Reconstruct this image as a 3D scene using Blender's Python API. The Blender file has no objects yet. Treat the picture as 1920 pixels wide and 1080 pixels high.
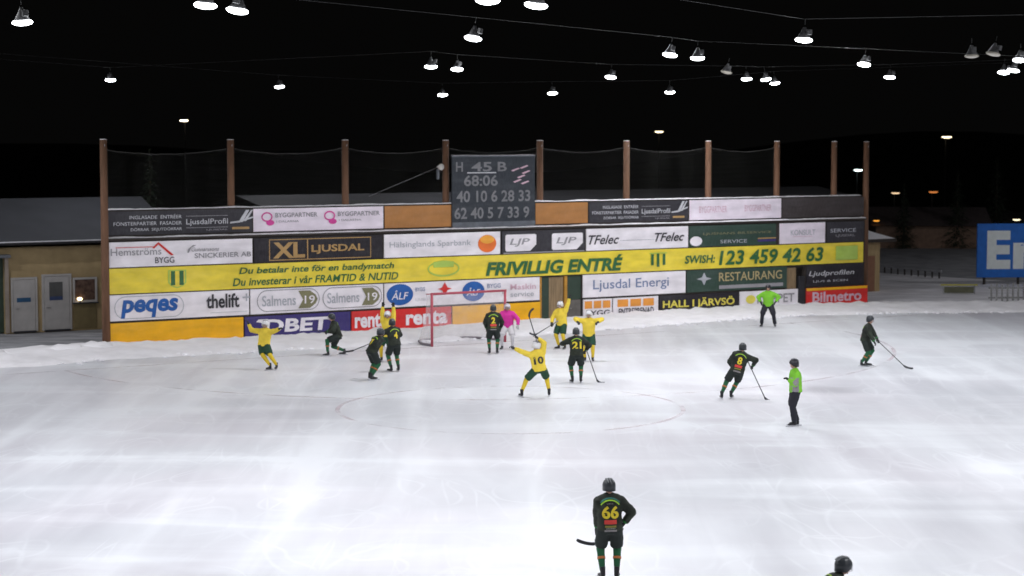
import bpy, bmesh, math, random
from mathutils import Vector, Matrix, noise
from mathutils.bvhtree import BVHTree
R = math.radians
rnd = random.Random(7)
S = bpy.context.scene
COL = S.collection

# ------------------------------------------------------------------ camera
F, CH, YH = 3650.0, 8.3, 262.0
PITCH = math.atan((540 - YH) / F)
cam = bpy.data.objects.new('camera', bpy.data.cameras.new('camera')); COL.objects.link(cam)
cam.location = (0, 0, CH); cam.rotation_euler = (R(90) - PITCH, 0, 0)
cam.data.sensor_width = 36; cam.data.lens = F / 1920 * 36
cam.data.clip_start = .5; cam.data.clip_end = 3000
S.camera = cam
cam.data.dof.use_dof = True; cam.data.dof.focus_distance = 46; cam.data.dof.aperture_fstop = 1.3
# ------------------------------------------------------------------ night sky, exposure
W = bpy.data.worlds.new('World'); S.world = W; W.use_nodes = True
bg = W.node_tree.nodes['Background']
bg.inputs[0].default_value = (.0060, .0058, .0056, 1); bg.inputs[1].default_value = .30
S.view_settings.view_transform = 'Standard'; S.view_settings.look = 'None'
S.view_settings.exposure = 0.0; S.view_settings.gamma = 1
LAMP_POWER = 955.0
RIG_POWER = 2.5
RIG = {(-20, 28): 4.0, (-40, 28): 7.5, (-40, 48): 9.5, (-20, 48): 3.4, (-40, 70): 5.0, (-20, 70): 4.4, (0, 70): 3.2, (-20, 8): 3.0, (40, 48): 4.4, (20, 48): 3.4, (40, 28): 6.5, (20, 28): 5.2, (40, 8): 6.0, (20, 8): 4.6, (0, 28): .5, (0, 8): .6, (0, 48): 2.0, (20, 70): 3.0, (40, 70): 5.5, (-40, 8): 5.0}

# ------------------------------------------------------------------ photo geometry -> world
def ray(x, y):
    a = (x - 960) / F; b = -(y - 540) / F
    return Vector((a, math.cos(PITCH) + b * math.sin(PITCH), -math.sin(PITCH) + b * math.cos(PITCH)))
def ground(x, y, z=0.0):
    r = ray(x, y); t = (z - CH) / r.z
    return Vector((r.x * t, r.y * t, z))
def at_depth(x, y, d):
    r = ray(x, y); t = d / r.y
    return Vector((r.x * t, d, CH + r.z * t))
WA = ground(205, 650); WB = ground(1620, 569)
WU = (WB - WA).normalized(); WN = Vector((-WU.y, WU.x, 0)); WANG = math.atan2(WU.y, WU.x)
def wall_uv(x, y, off=0.0):
    r = ray(x, y); a = WA + WN * off
    t = (a.x * WN.x + a.y * WN.y) / (r.x * WN.x + r.y * WN.y)
    X = r * t
    return ((X - WA).dot(WU), CH + r.z * t)
def wu(x, off=0.0): return wall_uv(x, 450, off)[0]
def W3(u, n, v): return WA + WU * u + WN * n + Vector((0, 0, v))

# ------------------------------------------------------------------ materials
MATS = {}
def mat(name, color, rough=.6, var=.12, scale=3.0, bump=0.0, metal=0.0, spec=.4, emit=None, strength=0.0, coat=0.0, stretch=(1, 1, 1)):
    if name in MATS: return MATS[name]
    m = bpy.data.materials.new(name); m.use_nodes = True
    nt = m.node_tree; b = nt.nodes['Principled BSDF']
    tc = nt.nodes.new('ShaderNodeTexCoord'); mp = nt.nodes.new('ShaderNodeMapping')
    mp.inputs['Scale'].default_value = stretch
    n = nt.nodes.new('ShaderNodeTexNoise'); n.inputs['Scale'].default_value = scale; n.inputs['Detail'].default_value = 5
    nt.links.new(tc.outputs['Object'], mp.inputs['Vector']); nt.links.new(mp.outputs[0], n.inputs['Vector'])
    r = nt.nodes.new('ShaderNodeValToRGB')
    lo = [max(0, c * (1 - var)) for c in color]; hi = [min(1, c * (1 + var)) for c in color]
    r.color_ramp.elements[0].position = .3; r.color_ramp.elements[0].color = (*lo, 1)
    r.color_ramp.elements[1].position = .7; r.color_ramp.elements[1].color = (*hi, 1)
    nt.links.new(n.outputs['Fac'], r.inputs[0]); nt.links.new(r.outputs[0], b.inputs['Base Color'])
    b.inputs['Roughness'].default_value = rough; b.inputs['Metallic'].default_value = metal
    b.inputs['Specular IOR Level'].default_value = spec; b.inputs['Coat Weight'].default_value = coat
    if bump:
        bp = nt.nodes.new('ShaderNodeBump'); bp.inputs['Strength'].default_value = bump; bp.inputs['Distance'].default_value = .03
        nt.links.new(n.outputs['Fac'], bp.inputs['Height']); nt.links.new(bp.outputs[0], b.inputs['Normal'])
    if emit:
        b.inputs['Emission Color'].default_value = (*emit, 1); b.inputs['Emission Strength'].default_value = strength
    MATS[name] = m
    return m
def noise_mix(nt, coord, scale, lo, hi, detail=6, stretch=(1, 1, 1), rot=0, dist=0.0, rough=.6):
    mp = nt.nodes.new('ShaderNodeMapping'); mp.inputs['Scale'].default_value = stretch; mp.inputs['Rotation'].default_value = (0, 0, rot)
    n = nt.nodes.new('ShaderNodeTexNoise'); n.inputs['Scale'].default_value = scale; n.inputs['Detail'].default_value = detail
    n.inputs['Distortion'].default_value = dist; n.inputs['Roughness'].default_value = rough
    mr = nt.nodes.new('ShaderNodeMapRange'); mr.interpolation_type = 'SMOOTHSTEP'; mr.inputs['From Min'].default_value = lo; mr.inputs['From Max'].default_value = hi
    nt.links.new(coord, mp.inputs[0]); nt.links.new(mp.outputs[0], n.inputs['Vector']); nt.links.new(n.outputs['Fac'], mr.inputs['Value'])
    return mr.outputs[0]
def math_node(nt, op, a, b=None, clamp=True):
    n = nt.nodes.new('ShaderNodeMath'); n.operation = op; n.use_clamp = clamp
    for i, x in enumerate((a, b)):
        if x is None: continue
        if isinstance(x, (int, float)): n.inputs[i].default_value = x
        else: nt.links.new(x, n.inputs[i])
    return n.outputs[0]
def mixc(nt, f, a, b):
    n = nt.nodes.new('ShaderNodeMix'); n.data_type = 'RGBA'
    if isinstance(f, float): n.inputs[0].default_value = f
    else: nt.links.new(f, n.inputs[0])
    for i, x in ((6, a), (7, b)):
        if isinstance(x, tuple): n.inputs[i].default_value = (*x, 1)
        else: nt.links.new(x, n.inputs[i])
    return n.outputs[2]
def printed(name, color):
    """sun- and frost-worn print on board: faint streaks and cloudy dirt"""
    if 'print_' + name in MATS: return MATS['print_' + name]
    m = mat('print_' + name, color, rough=.55, var=.13, scale=1.1, spec=.25, stretch=(1, 1, 2.5))
    nt = m.node_tree; b = nt.nodes['Principled BSDF']; src = b.inputs['Base Color'].links[0].from_socket
    tc = nt.nodes.new('ShaderNodeTexCoord').outputs['Object']
    f = noise_mix(nt, tc, .9, .42, .85, stretch=(.5, 1, 2.2), dist=.8); g = noise_mix(nt, tc, 7, .35, .8, stretch=(3, 1, .5))
    nt.links.new(mixc(nt, math_node(nt, 'MULTIPLY', math_node(nt, 'ADD', math_node(nt, 'MULTIPLY', f, .6), math_node(nt, 'MULTIPLY', g, .4)), .09), src, (.62, .62, .66)), b.inputs['Base Color'])
    return m
C = dict(white=(.80, .76, .80), pinkwhite=(.80, .72, .80), charcoal=(.035, .033, .040), black=(.016, .013, .018), yellow=(.80, .63, .055),
         orange=(.82, .42, .008), navy=(.045, .032, .16), red=(.62, .025, .022), green=(.03, .13, .045), palegreen=(.40, .56, .10),
         blue=(.015, .10, .36), magenta=(.62, .06, .30), bronze=(.42, .26, .10), ply=(.42, .19, .06), grey=(.30, .29, .31),
         palegrey=(.55, .55, .58), darkgreen=(.03, .06, .045), olive=(.20, .19, .10), brownish=(.055, .045, .045), orangebox=(.75, .30, .05),
         sun=(.80, .17, .03), sunhi=(.85, .38, .05), palepink=(.62, .42, .50), board=(.030, .036, .045), dim=(.19, .19, .20), slate=(.42, .43, .47), tan=(.45, .36, .18),
         bluegrey=(.16, .21, .36), textyellow=(.72, .62, .10), rust=(.60, .07, .03))
def P(k): return printed(k, C[k])

def link(o, parent=None):
    COL.objects.link(o)
    if parent: o.parent = parent
    return o
def tag(o, label=None, cat=None, group=None, kind=None):
    if label: o['label'] = label
    if cat: o['category'] = cat
    if group: o['group'] = group
    if kind: o['kind'] = kind
    return o
def empty(name, loc, rz=0):
    o = bpy.data.objects.new(name, None); o.empty_display_size = .3
    link(o); o.location = loc; o.rotation_euler = (0, 0, rz); return o
def mk(name, bm, mats, parent=None, smooth=False, loc=None, rz=0):
    me = bpy.data.meshes.new(name)
    bm.normal_update(); bm.to_mesh(me); bm.free()
    for m in (mats if isinstance(mats, (list, tuple)) else [mats]): me.materials.append(m)
    if smooth:
        for p in me.polygons: p.use_smooth = True
    o = bpy.data.objects.new(name, me); link(o, parent)
    if loc is not None: o.location = loc
    o.rotation_euler = (0, 0, rz)
    return o
def box(bm, x0, x1, y0, y1, z0, z1, bev=0.0, mi=0):
    vs = [bm.verts.new((x, y, z)) for z in (z0, z1) for y in (y0, y1) for x in (x0, x1)]
    fs = []
    for q in ((0, 2, 3, 1), (4, 5, 7, 6), (0, 1, 5, 4), (2, 6, 7, 3), (0, 4, 6, 2), (1, 3, 7, 5)):
        f = bm.faces.new([vs[i] for i in q]); f.material_index = mi; fs.append(f)
    if bev:
        es = list({e for f in fs for e in f.edges})
        bmesh.ops.bevel(bm, geom=es, offset=bev, segments=1, affect='EDGES', profile=.5)
    return bm
def nb(): return bmesh.new()
def tube(bm, pts, rad, seg=8, side=None, cap=True, mi=0):
    """loft of rings along pts; rad: float, list of floats or list of (rside, rfront); side fixes the first ring axis"""
    pts = [Vector(p) for p in pts]; n = len(pts)
    rads = rad if isinstance(rad, (list, tuple)) else [rad] * n
    rings = []; s = Vector(side) if side is not None else None
    for i, p in enumerate(pts):
        t = (pts[min(i + 1, n - 1)] - pts[max(i - 1, 0)]).normalized()
        if s is None:
            s = Vector((0, 0, 1)).cross(t)
            if s.length < .1: s = Vector((1, 0, 0))
        a = (s - t * s.dot(t)).normalized(); b = t.cross(a)
        if side is None: s = a
        r = rads[i]; ra, rb = (r if isinstance(r, (list, tuple)) else (r, r))
        rings.append([bm.verts.new(p + a * ra * math.cos(k * 2 * math.pi / seg) + b * rb * math.sin(k * 2 * math.pi / seg)) for k in range(seg)])
    for i in range(n - 1):
        for k in range(seg):
            f = bm.faces.new((rings[i][k], rings[i][(k + 1) % seg], rings[i + 1][(k + 1) % seg], rings[i + 1][k])); f.material_index = mi
    if cap:
        f = bm.faces.new(rings[0][::-1]); f.material_index = mi
        f = bm.faces.new(rings[-1]); f.material_index = mi
    return bm
def ball(bm, c, rx, ry=None, rz=None, seg=12, M=None):
    r = bmesh.ops.create_uvsphere(bm, u_segments=seg, v_segments=max(6, seg * 2 // 3), radius=1)
    ry = ry or rx; rz = rz or rx
    T = Matrix.Translation(Vector(c)) @ (M or Matrix.Identity(4)) @ Matrix.Diagonal((rx, ry, rz, 1))
    bmesh.ops.transform(bm, matrix=T, verts=r['verts']); return bm

# ------------------------------------------------------------------ lettering
def text_polys(s, shear=0.0, bold=0.0, res=3):
    cu = bpy.data.curves.new('t', 'FONT'); cu.body = s; cu.shear = shear; cu.offset = bold; cu.resolution_u = res
    o = bpy.data.objects.new('t', cu); COL.objects.link(o)
    dg = bpy.context.evaluated_depsgraph_get()
    me = bpy.data.meshes.new_from_object(o.evaluated_get(dg))
    COL.objects.unlink(o); bpy.data.objects.remove(o); bpy.data.curves.remove(cu)
    vs = [v.co.copy() for v in me.vertices]; fs = [tuple(p.vertices) for p in me.polygons]
    bpy.data.meshes.remove(me)
    x0 = min(v.x for v in vs); x1 = max(v.x for v in vs); y0 = min(v.y for v in vs); y1 = max(v.y for v in vs)
    return [((v.x - x0) / (x1 - x0), (v.y - y0) / (y1 - y0)) for v in vs], fs
def shape_text(s, x0, x1, z0, z1, **k):
    vs, fs = text_polys(s, **k)
    return [(x0 + a * (x1 - x0), z0 + b * (z1 - z0)) for a, b in vs], fs
def shape_poly(pts): return list(pts), [tuple(range(len(pts)))]
def shape_rect(x0, x1, z0, z1, nx=1, nz=1):
    vs = [(x0 + (x1 - x0) * i / nx, z0 + (z1 - z0) * j / nz) for j in range(nz + 1) for i in range(nx + 1)]
    fs = [(j * (nx + 1) + i, j * (nx + 1) + i + 1, (j + 1) * (nx + 1) + i + 1, (j + 1) * (nx + 1) + i) for j in range(nz) for i in range(nx)]
    return vs, fs
def pill(x0, x1, z0, z1, seg=10):
    r = min((x1 - x0), (z1 - z0)) / 2; cz = (z0 + z1) / 2; pts = []
    for k in range(seg + 1):
        a = -math.pi / 2 + math.pi * k / seg; pts.append((x1 - r + r * math.cos(a), cz + (z1 - z0) / 2 * math.sin(a)))
    for k in range(seg + 1):
        a = math.pi / 2 + math.pi * k / seg; pts.append((x0 + r + r * math.cos(a), cz + (z1 - z0) / 2 * math.sin(a)))
    return pts
def ellipse(cx, cz, rx, rz, seg=28, a0=0, a1=360):
    return [(cx + rx * math.cos(R(a0 + (a1 - a0) * k / seg)), cz + rz * math.sin(R(a0 + (a1 - a0) * k / seg))) for k in range(seg + (0 if a1 - a0 == 360 else 1))]
def ring(outer, inner):
    n = len(outer); return outer + inner, [(i, (i + 1) % n, n + (i + 1) % n, n + i) for i in range(n)]
def arc_band(cx, cz, r, w, a0, a1, seg=16, asp=1.0):
    o = [(cx + (r + w / 2) * math.cos(R(a0 + (a1 - a0) * k / seg)) * asp, cz + (r + w / 2) * math.sin(R(a0 + (a1 - a0) * k / seg))) for k in range(seg + 1)]
    i = [(cx + (r - w / 2) * math.cos(R(a0 + (a1 - a0) * k / seg)) * asp, cz + (r - w / 2) * math.sin(R(a0 + (a1 - a0) * k / seg))) for k in range(seg + 1)]
    n = seg + 1
    return o + i, [(k, k + 1, n + k + 1, n + k) for k in range(seg)]
def flat(name, shape, m, parent, y):
    vs, fs = shape
    bm = nb(); bv = [bm.verts.new((a, y, b)) for a, b in vs]
    for f in fs:
        try: bm.faces.new([bv[i] for i in f])
        except ValueError: pass
    for f in bm.faces:
        f.normal_update()
        if f.normal.y > 0: f.normal_flip()
    me = bpy.data.meshes.new(name); bm.to_mesh(me); bm.free(); me.materials.append(m)
    o = bpy.data.objects.new(name, me); link(o, parent); return o

# =================================================================== GROUND
def ice_material():
    m = bpy.data.materials.new('scraped_ice'); m.use_nodes = True; nt = m.node_tree; b = nt.nodes['Principled BSDF']
    tc = nt.nodes.new('ShaderNodeTexCoord').outputs['Object']
    patch = noise_mix(nt, tc, .08, .20, .80, stretch=(1, .5, 1), dist=.6, detail=2, rough=.4)         # wide soft frost patches
    patch2 = noise_mix(nt, tc, .30, .15, .85, stretch=(.9, .30, 1), rot=R(-20), dist=.8, detail=3, rough=.5)
    streak1 = noise_mix(nt, tc, .30, .44, .86, stretch=(1.8, .13, 1), rot=R(20), dist=.5, detail=4, rough=.5)   # skate scuffs in several directions
    streak2 = noise_mix(nt, tc, .32, .44, .86, stretch=(2.0, .13, 1), rot=R(-32), dist=.5, detail=4, rough=.5)
    streak3 = noise_mix(nt, tc, .26, .44, .86, stretch=(.3, 1.4, 1), rot=R(12), dist=.6, detail=4, rough=.5)
    fine = noise_mix(nt, tc, 1.6, .25, .80, stretch=(1.1, .5, 1), rot=R(10), detail=8)
    def cut_lines(scale, rot, st, seed, w):
        """thin curved skate cuts: the zero contours of a smooth noise field"""
        mp = nt.nodes.new('ShaderNodeMapping'); mp.inputs['Rotation'].default_value = (0, 0, rot); mp.inputs['Location'].default_value = (seed, seed * 2, 0); mp.inputs['Scale'].default_value = st
        nt.links.new(tc, mp.inputs[0]); n = nt.nodes.new('ShaderNodeTexNoise'); n.inputs['Scale'].default_value = scale; n.inputs['Detail'].default_value = 0
        nt.links.new(mp.outputs[0], n.inputs['Vector'])
        a = math_node(nt, 'ABSOLUTE', math_node(nt, 'SUBTRACT', n.outputs['Fac'], .5, clamp=False))
        m_ = nt.nodes.new('ShaderNodeMapRange'); m_.interpolation_type = 'SMOOTHSTEP'; m_.inputs['From Min'].default_value = 0; m_.inputs['From Max'].default_value = w; m_.inputs['To Min'].default_value = 1; m_.inputs['To Max'].default_value = 0
        nt.links.new(a, m_.inputs['Value'])
        return math_node(nt, 'MULTIPLY', m_.outputs[0], noise_mix(nt, tc, .35, .35, .7, detail=2))
    cuts = math_node(nt, 'MAXIMUM', cut_lines(.45, R(20), (1, .35, 1), 3, .020), cut_lines(.5, R(-35), (1.2, .30, 1), 11, .018))
    cuts = math_node(nt, 'MAXIMUM', cuts, cut_lines(.6, R(70), (1, .5, 1), 23, .022))
    cuts = math_node(nt, 'MAXIMUM', cuts, cut_lines(.35, R(5), (1.4, .22, 1), 37, .014))
    sn = math_node(nt, 'ADD', math_node(nt, 'MULTIPLY', math_node(nt, 'MAXIMUM', streak1, streak2), .55), math_node(nt, 'MULTIPLY', streak3, .60))
    sn = math_node(nt, 'ADD', sn, math_node(nt, 'MULTIPLY', patch, .52))
    sn = math_node(nt, 'ADD', sn, math_node(nt, 'MULTIPLY', patch2, .45))
    sn = math_node(nt, 'ADD', sn, math_node(nt, 'MULTIPLY', fine, .05))
    sn = math_node(nt, 'ADD', math_node(nt, 'MULTIPLY', sn, .80), math_node(nt, 'MULTIPLY', cuts, .15))
    sn = math_node(nt, 'MULTIPLY', math_node(nt, 'SUBTRACT', sn, .12), 1.45)
    bare = mixc(nt, noise_mix(nt, tc, .05, .2, .8, detail=1), (.50, .52, .56), (.58, .55, .595))
    col = mixc(nt, sn, bare, (.84, .86, .90))
    pink = noise_mix(nt, tc, .09, .35, .90, dist=.5, detail=2)
    col = mixc(nt, math_node(nt, 'MULTIPLY', pink, .22), col, (.84, .66, .74))
    nt.links.new(col, b.inputs['Base Color'])
    b.inputs['Roughness'].default_value = .37
    b.inputs['IOR'].default_value = 1.31; b.inputs['Specular IOR Level'].default_value = .42
    bp = nt.nodes.new('ShaderNodeBump'); bp.inputs['Strength'].default_value = .05; bp.inputs['Distance'].default_value = .006
    nt.links.new(fine, bp.inputs['Height']); nt.links.new(bp.outputs[0], b.inputs['Normal'])
    return m
ICE = ice_material()
SNOW = mat('packed_snow', (.88, .86, .89), rough=.8, var=.06, scale=1.4, bump=.6, spec=.2)
YARD = mat('trodden_yard_snow', (.30, .30, .32), rough=.85, var=.35, scale=.7, bump=.5, spec=.2, stretch=(1, 2, 1))

def sheet(name, pts, z, m, kind='structure'):
    bm = nb(); bm.faces.new([bm.verts.new((p[0], p[1], z)) for p in pts])
    for f in bm.faces:
        f.normal_update()
        if f.normal.z < 0: f.normal_flip()
    return tag(mk(name, bm, m), kind=kind)
sheet('ground', [(-900, -300), (900, -300), (900, 1500), (-900, 1500)], -.06, YARD)
# edge of the ice, traced on the ground from left to right
edge = [ground(-700, 720), ground(-120, 694), ground(60, 687), ground(205, 674), ground(330, 668), ground(455, 661), ground(700, 649), ground(1010, 628), ground(1300, 605), ground(1500, 592), ground(1700, 587), ground(1920, 585), ground(2300, 583), ground(2900, 600)]
sheet('ice_rink', [(p.x, p.y) for p in edge] + [(75, -25), (-60, -25)], 0, ICE)
# snow bank along the edge of the ice
def polyline(pts, step):
    out = []
    for a, b in zip(pts, pts[1:]):
        n = max(1, int((b - a).length / step))
        for i in range(n): out.append(a.lerp(b, i / n))
    out.append(pts[-1]); return out
def bank(name, pts, prof, m, seed, amp=.08, zoff=-.01):
    L = polyline(pts, .22); bm = nb(); rows = []
    for i, p in enumerate(L):
        t = (L[min(i + 3, len(L) - 1)] - L[max(i - 3, 0)]).normalized(); n = Vector((-t.y, t.x, 0)); row = []
        for k, (w, h) in enumerate(prof):
            q = p + n * (w + .14 * noise.noise(Vector((p.x * .9, p.y * .9, seed + k * .2))))
            z = h + (amp * noise.noise(Vector((q.x * 1.3, q.y * 1.3, seed))) + amp * .5 * noise.noise(Vector((q.x * 4, q.y * 4, seed)))) * (0 if k in (0,) else 1) * (h > .02)
            row.append(bm.verts.new((q.x, q.y, z + (zoff if k == 0 else 0))))
        rows.append(row)
    for a, b in zip(rows, rows[1:]):
        for k in range(len(prof) - 1): bm.faces.new((a[k], b[k], b[k + 1], a[k + 1]))
    return tag(mk(name, bm, m, smooth=True), kind='structure')
prof = [(-.15, 0), (.1, .05), (.35, .10), (.8, .13), (1.3, .15), (1.8, .17), (2.3, .20), (2.8, .23), (3.3, .25), (3.8, .22), (4.6, .12), (5.6, .03), (6.5, -.05)]
bank('snow_bank', edge[1:13], prof, SNOW, 3, .12)
prof2 = [(-.15, 0), (.2, .10), (.6, .16), (1.4, .20), (2.4, .20), (4.5, .16), (7, .10), (10, .02), (13, -.05)]
sheet('snow_field', [tuple(p.xy) for p in (ground(1180, 603), ground(1700, 581), ground(1920, 580), ground(2500, 580), ground(2500, 530), ground(1920, 528), ground(1600, 508), ground(1400, 520))], -.02, mat('grey_snow_field', (.74, .72, .76), rough=.85, var=.22, scale=.5, bump=.4, stretch=(1, 2.5, 1)))
# pile of ploughed snow at the left end of the boards
bm = nb(); c = ground(192, 655)
for k in range(7):
    q = c + WU * rnd.uniform(-2.6, 1.2) - WN * rnd.uniform(.2, 1.1); s = rnd.uniform(.35, .8)
    ball(bm, (q.x, q.y, .05), s, s * .8, s * .42, 12)
for v in bm.verts: v.co += Vector((0, 0, 1)) * .12 * noise.noise(v.co * 2.2)
tag(mk('snow_pile', bm, SNOW, smooth=True), kind='structure')

# loose chunks and shavings of snow along the foot of the bank
bm = nb(); L_ = polyline(edge[1:12], .5)
for k in range(420):
    p = L_[int(rnd.random() ** .8 * (len(L_) - 1))] + Vector((rnd.uniform(-.3, .3), 0, 0)) + WN * rnd.gauss(.25, .45); s_ = rnd.uniform(.03, .11)
    r_ = bmesh.ops.create_icosphere(bm, subdivisions=1, radius=1)
    for v in r_['verts']: v.co = Vector((p.x + v.co.x * s_ * 1.3, p.y + v.co.y * s_, max(-.005, .01 + (v.co.z * .6 + .3) * s_))) + Vector((rnd.uniform(-1, 1), rnd.uniform(-1, 1), 0)) * s_ * .2
tag(mk('snow_chunks', bm, SNOW), 'loose chunks of scraped snow along the foot of the snow bank', 'snow', kind='stuff')
# painted markings, faint red under the scraped ice
def marking_mat():
    m = bpy.data.materials.new('faded_red_line'); m.use_nodes = True; nt = m.node_tree; b = nt.nodes['Principled BSDF']
    b.inputs['Base Color'].default_value = (.66, .42, .47, 1); b.inputs['Roughness'].default_value = .5
    tc = nt.nodes.new('ShaderNodeTexCoord').outputs['Object']
    a = noise_mix(nt, tc, .55, .38, .62, dist=.6)
    nt.links.new(math_node(nt, 'MULTIPLY', a, .34), b.inputs['Alpha'])
    return m
LINE = marking_mat()
def line_strip(name, pts, w):
    bm = nb(); prev = None
    for i, p in enumerate(pts):
        t = (pts[min(i + 1, len(pts) - 1)] - pts[max(i - 1, 0)]).normalized(); n = Vector((-t.y, t.x, 0)) * w / 2
        cur = (bm.verts.new((*(p - n).xy, .004)), bm.verts.new((*(p + n).xy, .004)))
        if prev: bm.faces.new((prev[0], cur[0], cur[1], prev[1]))
        prev = cur
    return tag(mk(name, bm, LINE), kind='structure')
GP1, GP2 = ground(810, 650), ground(947, 641)
GC = (GP1 + GP2) / 2; GU = (GP2 - GP1).normalized(); GN = Vector((-GU.y, GU.x, 0))
line_strip('goal_line_marking', [GC + GU * t for t in range(-24, 40, 2)], .12)
line_strip('penalty_area_marking', [GC - GU * 17 * math.cos(R(a)) - GN * 17 * math.sin(R(a)) for a in range(0, 181, 3)], .14)
sp = ground(957, 765)
line_strip('free_stroke_circle_marking', [sp + Vector((math.cos(R(a)), math.sin(R(a)), 0)) * 5.35 for a in range(0, 361, 5)], .14)

# =================================================================== ADVERTISING WALL
ROW = dict(A=(4.44, 5.42), B=(3.17, 4.20), C=(2.10, 3.14), D=(1.00, 2.07), E=(.02, .93))
TIMBER = mat('tarred_timber', (.035, .028, .024), rough=.8, var=.3, scale=4, bump=.4, stretch=(.3, 1, 4))
UEND = wu(1620) + .1
gateL, gateR = wu(1013), wu(1092); gate2L, gate2R = wu(1477), wu(1511)
wall = tag(empty('advertising_wall', W3(0, 0, 0), WANG), 'long stepped timber wall carrying rows of advertising boards behind the goal', 'wall')
bm = nb()
for a, b in ((-.02, gateL), (gateR, gate2L), (gate2R, UEND)): box(bm, a, b, .06, .30, -.05, 2.12)
box(bm, -.02, UEND, .061, .301, 2.121, 4.34)
mk('timber_backing', bm, TIMBER, wall)
bm = nb(); box(bm, -.02, UEND, .42, .62, 4.341, 5.46); mk('upper_backing', bm, TIMBER, wall)
bm = nb(); box(bm, -.05, UEND + .03, -.03, .60, 4.26, 4.338); mk('ledge', bm, TIMBER, wall)
def snowcap(name, u0, u1, y0, y1, z, h, parent, seed):
    bm = nb(); n = int((u1 - u0) / .2); rows = []
    for i in range(n + 1):
        u = u0 + (u1 - u0) * i / n; hh = h * (.75 + .5 * noise.noise(Vector((u * .8, seed, 0))) + .2 * noise.noise(Vector((u * 4, seed, 1))))
        hh = max(.02, hh); row = []
        for k in range(7):
            a = k / 6; y = y0 + (y1 - y0) * a
            row.append(bm.verts.new((u, y + .01 * noise.noise(Vector((u * 3, a, seed))), z + hh * math.sin(math.pi * min(max(a, .02), .98)) ** .45)))
        rows.append(row)
    for a, b in zip(rows, rows[1:]):
        for k in range(6): bm.faces.new((a[k], b[k], b[k + 1], a[k + 1]))
    return mk(name, bm, SNOW, parent, smooth=True)
snowcap('snow_cap', -.02, UEND, -.06, .41, 4.33, .085, wall, 1)
snowcap('snow_cap', -.02, UEND, .36, .68, 5.455, .085, wall, 5)
# dark rails between rows
bm = nb()
for z in (2.085, 3.155): box(bm, 0, UEND, .02, .059, z - .02, z + .02)
for a, b in ((0, gateL), (gateR, gate2L), (gate2R, UEND)): box(bm, a, b, .02, .058, .935, .985)
mk('rail', bm, TIMBER, wall)

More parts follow.
